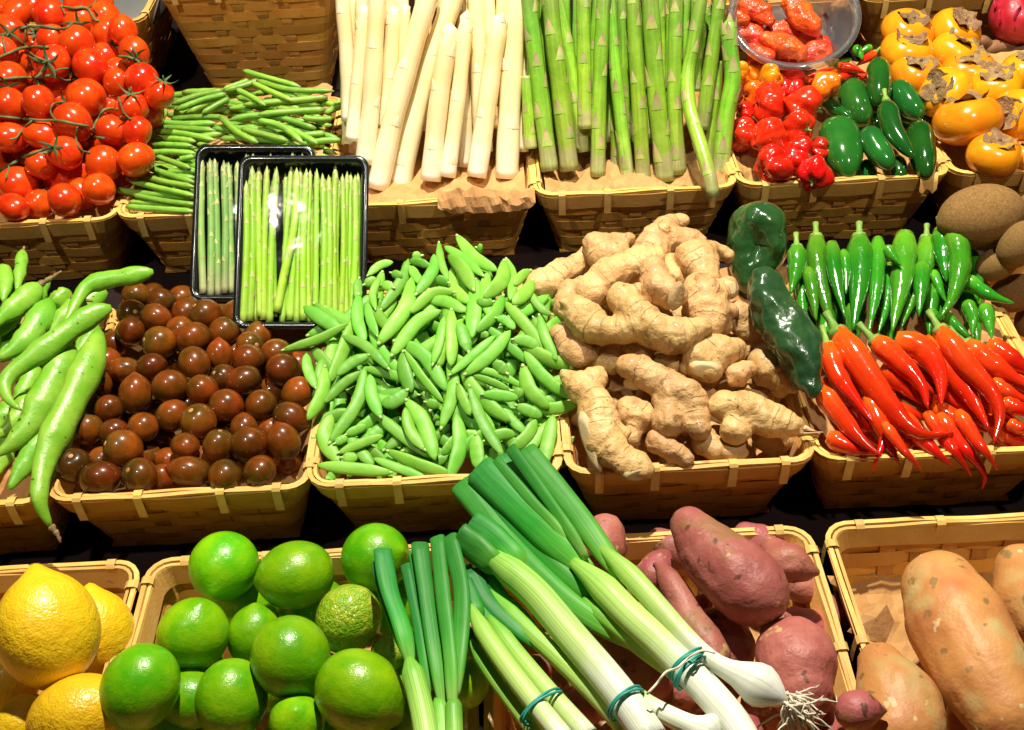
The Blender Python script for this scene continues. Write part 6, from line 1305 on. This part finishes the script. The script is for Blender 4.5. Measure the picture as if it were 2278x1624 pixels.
onion_bunch('spring onion bunch left of the big one, white end at the bottom',
    [(ZQ, [(840, 560), (950, 640), (1060, 740)], 170, .014), (ZQ, [(910, 480), (1060, 590), (1200, 740)], 150, .006), (ZQ, [(900, 750), (1000, 920), (1150, 1060), (1330, 1200)], 100, .0, .85), (ZQ, [(960, 740), (1080, 900), (1250, 1060)], 90, -.004, .85)],
    [(ZQ, [(940, 620), (1080, 720), (1250, 860), (1450, 1100), (1640, 1320), (1780, 1500), (1900, 1680)], 165, 195, .46, .92, .012), (ZQ, [(1000, 860), (1200, 1060), (1420, 1260), (1640, 1480), (1760, 1620)], 100, 120, .40, .75, -.002), (ZR, [(400, 1340), (520, 1450), (700, 1550), (860, 1620), (1000, 1690)], 110, 150, .66, 1.0, .006, 270)],
    [(ZR, 285, 1515, 485, 1375, .012, .95)])
onion_bunch('spring onion bunch with two parallel stalks and a teal band at the bottom',
    [(ZQ, [(870, 800), (920, 900), (960, 1030)], 80, .006), (ZQ, [(930, 900), (1000, 1000), (1080, 1120)], 60, .0), (ZQ, [(880, 720), (900, 850), (930, 1000)], 60, -.006), (ZQ, [(880, 1080), (960, 1230), (1080, 1400)], 80, -.01, .9)],
    [(ZQ, [(900, 940), (970, 1080), (1090, 1260), (1250, 1470), (1420, 1680)], 105, 125, .48, .80, .010), (ZQ, [(1000, 1000), (1150, 1200), (1350, 1440), (1550, 1660)], 95, 125, .44, .78, .004), (ZQ, [(900, 1130), (1020, 1320), (1200, 1560), (1280, 1680)], 80, 95, .42, .62, -.006)],
    [(ZQ, 1180, 1565, 1385, 1410, .007, .62)])
onion_bunch('upright spring onion leaves cut short, standing beside the limes',
    [(ZQ, [(415, 635), (450, 850), (520, 1050), (570, 1260)], 108, .014, 1), (ZQ, [(380, 700), (420, 880), (520, 1150), (570, 1260)], 60, .004), (ZQ, [(540, 715), (590, 960), (640, 1250), (670, 1450)], 58, .006), (ZQ, [(620, 600), (660, 900), (720, 1300), (750, 1500)], 96, .010, 1), (ZQ, [(715, 565), (750, 900), (790, 1250), (800, 1500)], 90, .020, 1), (ZQ, [(780, 565), (850, 850), (840, 1150), (810, 1450)], 105, .012, 1), (ZQ, [(590, 640), (640, 950), (700, 1400)], 70, .0)],
    [(ZQ, [(560, 1230), (600, 1380), (640, 1560), (670, 1760)], 128, 140, .44, .66, .006), (ZQ, [(720, 1440), (740, 1560), (750, 1760)], 95, 110, .42, .60, .0), (ZQ, [(805, 1440), (808, 1560), (812, 1760)], 95, 105, .36, .58, .010)], [])

# ---------------------------------------------------------------- two trays of thin asparagus
slope_t = math.radians(41); tn = Vector((0, -math.sin(slope_t), math.cos(slope_t)))
def tray(lb, corners, c0, spears, mat, lb2, grp, nfront, film=True):
    """corners: (left, right, top, bottom) in reference pixels; the tray lies in the plane through c0"""
    x0, x1, y0, y1 = corners; pl = Plane('kumato', c0, tn, 0)
    TL, TR, BL, BR_ = (pl.hit(*q) for q in ((x0, y0), (x1, y0), (x0, y1), (x1, y1)))
    cen = (TL + TR + BL + BR_) / 4; wv = ((TR - TL) + (BR_ - BL)) / 2; lv = ((TL - BL) + (TR - BR_)) / 2
    wid, ln = wv.length, lv.length; ux = wv.normalized(); uy = (lv - ux * lv.dot(ux)).normalized(); uz = ux.cross(uy)
    m = Matrix((ux, uy, uz)).transposed().to_4x4(); m.translation = cen
    def rr_(a, b, r, z, n=6):
        out = []
        for (cx, cy, s) in ((a - r, -b + r, -90), (a - r, b - r, 0), (-a + r, b - r, 90), (-a + r, -b + r, 180)):
            for k in range(n + 1):
                an = math.radians(s + 90 * k / n); out.append(Vector((cx + r * math.cos(an), cy + r * math.sin(an), z)))
        return out
    a, b = wid / 2, ln / 2
    rings = [rr_(a - .001, b - .001, .013, -.006), rr_(a, b, .014, 0), rr_(a - .001, b - .001, .013, .002), rr_(a - .006, b - .006, .009, .002), rr_(a - .008, b - .008, .008, -.002), rr_(a - .014, b - .014, .006, -.020), rr_(a - .012, b - .012, .006, -.022), rr_(a - .0075, b - .0075, .009, -.006)]
    V = [q for r in rings for q in r]; n = len(rings[0]); F = []
    for i in range(len(rings)):
        k = (i + 1) % len(rings)
        for j in range(n): F.append((i * n + j, i * n + (j + 1) % n, k * n + (j + 1) % n, k * n + j))
    F.append(tuple(5 * n + j for j in range(n))); F.append(tuple(6 * n + j for j in range(n - 1, -1, -1)))
    e = empty('asparagus_tray', cen); e.matrix_basis = m; tag(e, lb, 'tray', 'black trays of thin asparagus')
    o = bpy.data.objects.new('tray_shell', mesh('tray_shell', V, F, M['tray'])); COL.objects.link(o); o.parent = e
    if film:
        V, F, g = [], [], 14
        for i in range(g + 1):
            for j in range(g + 1):
                u, v = i / g * 2 - 1, j / g * 2 - 1
                V.append((u * (a - .003), v * (b - .003), .0035 + .0018 * (1 - u ** 6) * (1 - v ** 4) + .0007 * noise.noise(Vector((u * 5, v * 3, a * 90)))))
        for i in range(g):
            for j in range(g): F.append((i * (g + 1) + j, (i + 1) * (g + 1) + j, (i + 1) * (g + 1) + j + 1, i * (g + 1) + j + 1))
        o = bpy.data.objects.new('film', mesh('film', V, F, M['film'])); COL.objects.link(o); o.parent = e
    ps = Plane('kumato', cen, uz, -.003)
    lst = []
    for qi, q in enumerate(spears):
        pts, w_ = q
        P, rr = ps.path(ZD, pts, w_, 20, k=.66, maxp=.010)
        o = spear('thin_asparagus', P, rr, mat, 'tscale', 1, .024, 9, start=.10, size=.9); tag(o, lb2, 'asparagus', grp)
        if qi < nfront: lst.append((o, None, None, pts[0])); o['auto'] = 1
        else: o['label'] = lb2 + ', under the others'
    rank_labels(lst, 30, lb2 + ', {}')
    return e
c_front = onz(672, 728, .166)
FS = []
rr_ = random.Random(5)
xs = [541, 556, 570, 586, 600, 628, 645, 660, 674, 688, 702, 716, 731, 745, 758, 771, 783, 796]
for i, x in enumerate(xs):
    xt = x + [6, 4, 6, 8, 14, 20, 8, 8, 6, 4, 2, 2, 2, 2, 2, 2, 6, 2][i] + rr_.uniform(-2, 2); w_ = rr_.uniform(13, 18); yt = rr_.uniform(366, 392) if i else 400
    FS.append(([(x, 716 + rr_.uniform(-6, 4)), ((x + xt) / 2 + rr_.uniform(-5, 5), 545), (xt, yt)], w_))
FS.insert(0, ([(616, 695), (632, 610), (655, 500), (660, 372)], 19))
FS += [([(x, 705), (x + rr_.uniform(-6, 6), 550), (x + rr_.uniform(-6, 6), rr_.uniform(380, 400))], 14) for x in (549, 578, 593, 612, 636, 667, 695, 723, 752, 777)]
tray('front black tray of bright thin asparagus leaning on the baskets', (524, 818, 346, 732), c_front, FS, M['tasp'], 'bright asparagus spear in the front tray', 'thin asparagus in the front tray', 19)
c_back = onz(565, 668, .170) + Vector((0, .035, 0))
BS = [([(x, 655 + rr_.uniform(-5, 5)), (x - 2 + rr_.uniform(-4, 4), 500), (x - 6 + rr_.uniform(-4, 4), rr_.uniform(340, 365))], rr_.uniform(15, 19)) for x in (452, 469, 485, 500, 516, 532)] + [([(x, 640), (x, 500), (x + rr_.uniform(-6, 6), rr_.uniform(335, 350))], 16) for x in (545, 560, 578, 600, 625, 650, 672)]
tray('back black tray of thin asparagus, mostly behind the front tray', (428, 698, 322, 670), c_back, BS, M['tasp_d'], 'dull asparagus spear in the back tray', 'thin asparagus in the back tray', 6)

# ---------------------------------------------------------------- brown paper padding in the baskets
def paper(key, surf, off, label, edge=.0, seed=0, rough=.010, liner=None, front_up=0):
    b = BK[key]; ax, ay = b['half'](1.0); cx, cy = (b['x0'] + b['x1']) / 2, (b['yf'] + b['yb']) / 2
    g = 34; V, F = [], []
    for i in range(g + 1):
        for j in range(g + 1):
            u, v = i / g * 2 - 1, j / g * 2 - 1
            x = cx + u * (ax - .009); y = cy + v * (ay - .009)
            z = min(surf(x, y) - off, b['zr'] + .02) + rough * noise.noise(Vector((x * 28 + seed, y * 28, seed))) + rough * .6 * abs(noise.noise(Vector((x * 60, y * 60 + seed, 3))))
            ed = max(abs(u), abs(v))
            if ed > .9: z = max(z, b['zr'] - .012 + .014 * noise.noise(Vector((x * 35, y * 35, seed + 9))) + edge) * (ed - .9) / .1 + z * (1 - (ed - .9) / .1)
            if front_up and v < -.88: z += front_up * (abs(math.sin(u * 5 + seed)) * .6 + .3 * noise.noise(Vector((u * 4, 0, seed))))
            z = max(z, b['zs'] + .006)
            V.append((x, y, z))
    for i in range(g):
        for j in range(g): F.append((i * (g + 1) + j, (i + 1) * (g + 1) + j, (i + 1) * (g + 1) + j + 1, i * (g + 1) + j + 1))
    o = mk('paper_liner', V, F, M['paper'], smooth=False); tag(o, label, 'paper', 'crumpled brown paper padding'); return o
for key, pile, off, lb, ed, fu in [('tomato', pT, .045, 'brown paper padding under the vine tomatoes', 0, 0), ('bean', pB, .022, 'brown paper padding under the green beans', -.012, 0), ('kumato', pK, .050, 'brown paper padding under the brown tomatoes', -.006, 0), ('pea', pS, .065, 'brown paper edge showing along the front rim of the pea basket', 0, .006), ('ginger', pG, .055, 'brown paper under the ginger, showing at the right front corner', 0, .002),
                             ('chilli', pC, .050, 'brown paper padding under the chillies', -.008, 0), ('pepper', pQ, .050, 'brown paper padding under the peppers, folded up at the right side', .004, 0), ('persimmon', pP, .060, 'brown paper padding under the persimmons', 0, 0), ('broad', pF, .055, 'brown paper padding under the broad beans', -.004, 0)]:
    paper(key, pile.f, off, lb, ed, len(lb), front_up=fu)
flatf = lambda z: (lambda x, y: z)
paper('wasp', flatf(BK['wasp']['zr']), .012, 'brown paper padding under the white asparagus', 0, 3, .013)
paper('gasp', flatf(BK['gasp']['zr']), .012, 'brown paper padding showing under the green asparagus ends', 0, 4, .015)
paper('swpot', flatf(BK['swpot']['zr']), .072, 'crumpled brown paper lining the orange sweet potato basket', -.045, 8, .020)
# folded paper lip over the front rim of the white asparagus basket
b = BK['wasp']; g = 30; V, F = [], []
xa, xb = onz(975, 425, b['zr']).x, onz(1188, 415, b['zr']).x
for i in range(g + 1):
    u = i / g; x = xa + (xb - xa) * u; h_ = .007 + .004 * math.sin(u * 5 + .4) + .003 * noise.noise(Vector((u * 9, 0, 2)))
    env = min(1, u * 6 + .05) * min(1, (1 - u) * 10 + .3)
    for j, (yo, zo) in enumerate([(.024, -.012), (.016, .004), (.008, h_ * .9 * env), (.000, h_ * env + .006), (-.007, h_ * .6 * env + .003), (-.0115, -.002), (-.012, -.010 * env)]):
        V.append((x, b['yf'] + yo + .0015 * noise.noise(Vector((u * 14, j, 1))), b['zr'] + zo + .002 * noise.noise(Vector((u * 12, j * .7, 5)))))
for i in range(g):
    for j in range(6): F.append((i * 7 + j, i * 7 + j + 1, (i + 1) * 7 + j + 1, (i + 1) * 7 + j))
V = [(x, y + .004 * noise.noise(Vector((x * 90, z * 160, 7))), z + .003 * noise.noise(Vector((x * 130, y * 150, 2)))) for (x, y, z) in V]
tag(mk('paper_flap', V, F, M['paper'], smooth=False), 'brown paper folded out over the front rim below the white asparagus', 'paper')
# stiff paper corner in the orange sweet potato basket
q = [ZS(695, 965), ZS(800, 850), ZS(960, 785), ZS(1010, 900), ZS(950, 1050), ZS(820, 1020)]
P = [onz(x, y, .092 + .012 * (i in (1, 2))) for i, (x, y) in enumerate(q)]; c = sum(P, Vector()) / 6 + Vector((0, 0, .012))
V = P + [c] + [p - Vector((0, 0, .001)) for p in P] + [c - Vector((0, 0, .001))]
F = [(i, (i + 1) % 6, 6) for i in range(6)] + [(7 + (i + 1) % 6, 7 + i, 13) for i in range(6)] + [(i, i + 7, (i + 1) % 6 + 7, (i + 1) % 6) for i in range(6)]
tag(mk('paper_scrap', V, F, M['paper'], smooth=False), 'curled brown paper scrap beside the biggest orange sweet potato', 'paper')
# torn paper scrap hanging over the rim of the pepper basket
b = BK['pepper']; xa, xb = onz(2048, 400, b['zr']).x, onz(2085, 395, b['zr']).x; V, F = [], []
for i in range(6):
    x = xa + (xb - xa) * i / 5
    for (yo, zo) in [(.012, -.01), (.004, .004), (-.004, .006), (-.008, -.004), (-.010, -.014 - .004 * math.sin(i * 2))]: V.append((x, b['yf'] + yo, b['zr'] + zo))
for i in range(5):
    for j in range(4): F.append((i * 5 + j, i * 5 + j + 1, (i + 1) * 5 + j + 1, (i + 1) * 5 + j))
tag(mk('paper_tag', V, F, M['binding']), 'small torn pale strip hanging over the rim below the jalapenos', 'paper strip')

finish_lumps()
# ---------------------------------------------------------------- things with parts stand on an Empty
BODY = {'tomato': 'fruit', 'brown_tomato': 'fruit', 'persimmon': 'fruit', 'kiwi': 'fruit', 'pea_pod': 'pod', 'broad_bean': 'pod', 'white_asparagus': 'stalk', 'green_asparagus': 'stalk', 'thin_asparagus': 'stalk', 'tomato_vine': 'stem'}
for o in list(bpy.data.objects):
    if o.type != 'MESH' or o.parent or not o.children: continue
    base = o.name.split('.')[0]; kids = list(o.children)
    mw = o.matrix_basis.copy(); kl_ = [(k, k.matrix_local.copy(), k.matrix_basis.copy()) for k in kids]
    e = bpy.data.objects.new('tmp', None); COL.objects.link(e); e.empty_display_size = .02
    for k in ('label', 'category', 'group', 'kind'):
        if k in o.keys(): e[k] = o[k]; del o[k]
    o.name = BODY.get(base, 'body'); e.name = base
    e.location = mw.translation
    o.parent = e; o.matrix_basis = Matrix.Translation(-mw.translation) @ mw
    rel = Matrix.Translation(-mw.translation) @ mw
    for k, ml, mb in kl_:
        k.parent = e; k.matrix_parent_inverse = Matrix.Identity(4); k.matrix_basis = rel @ mb
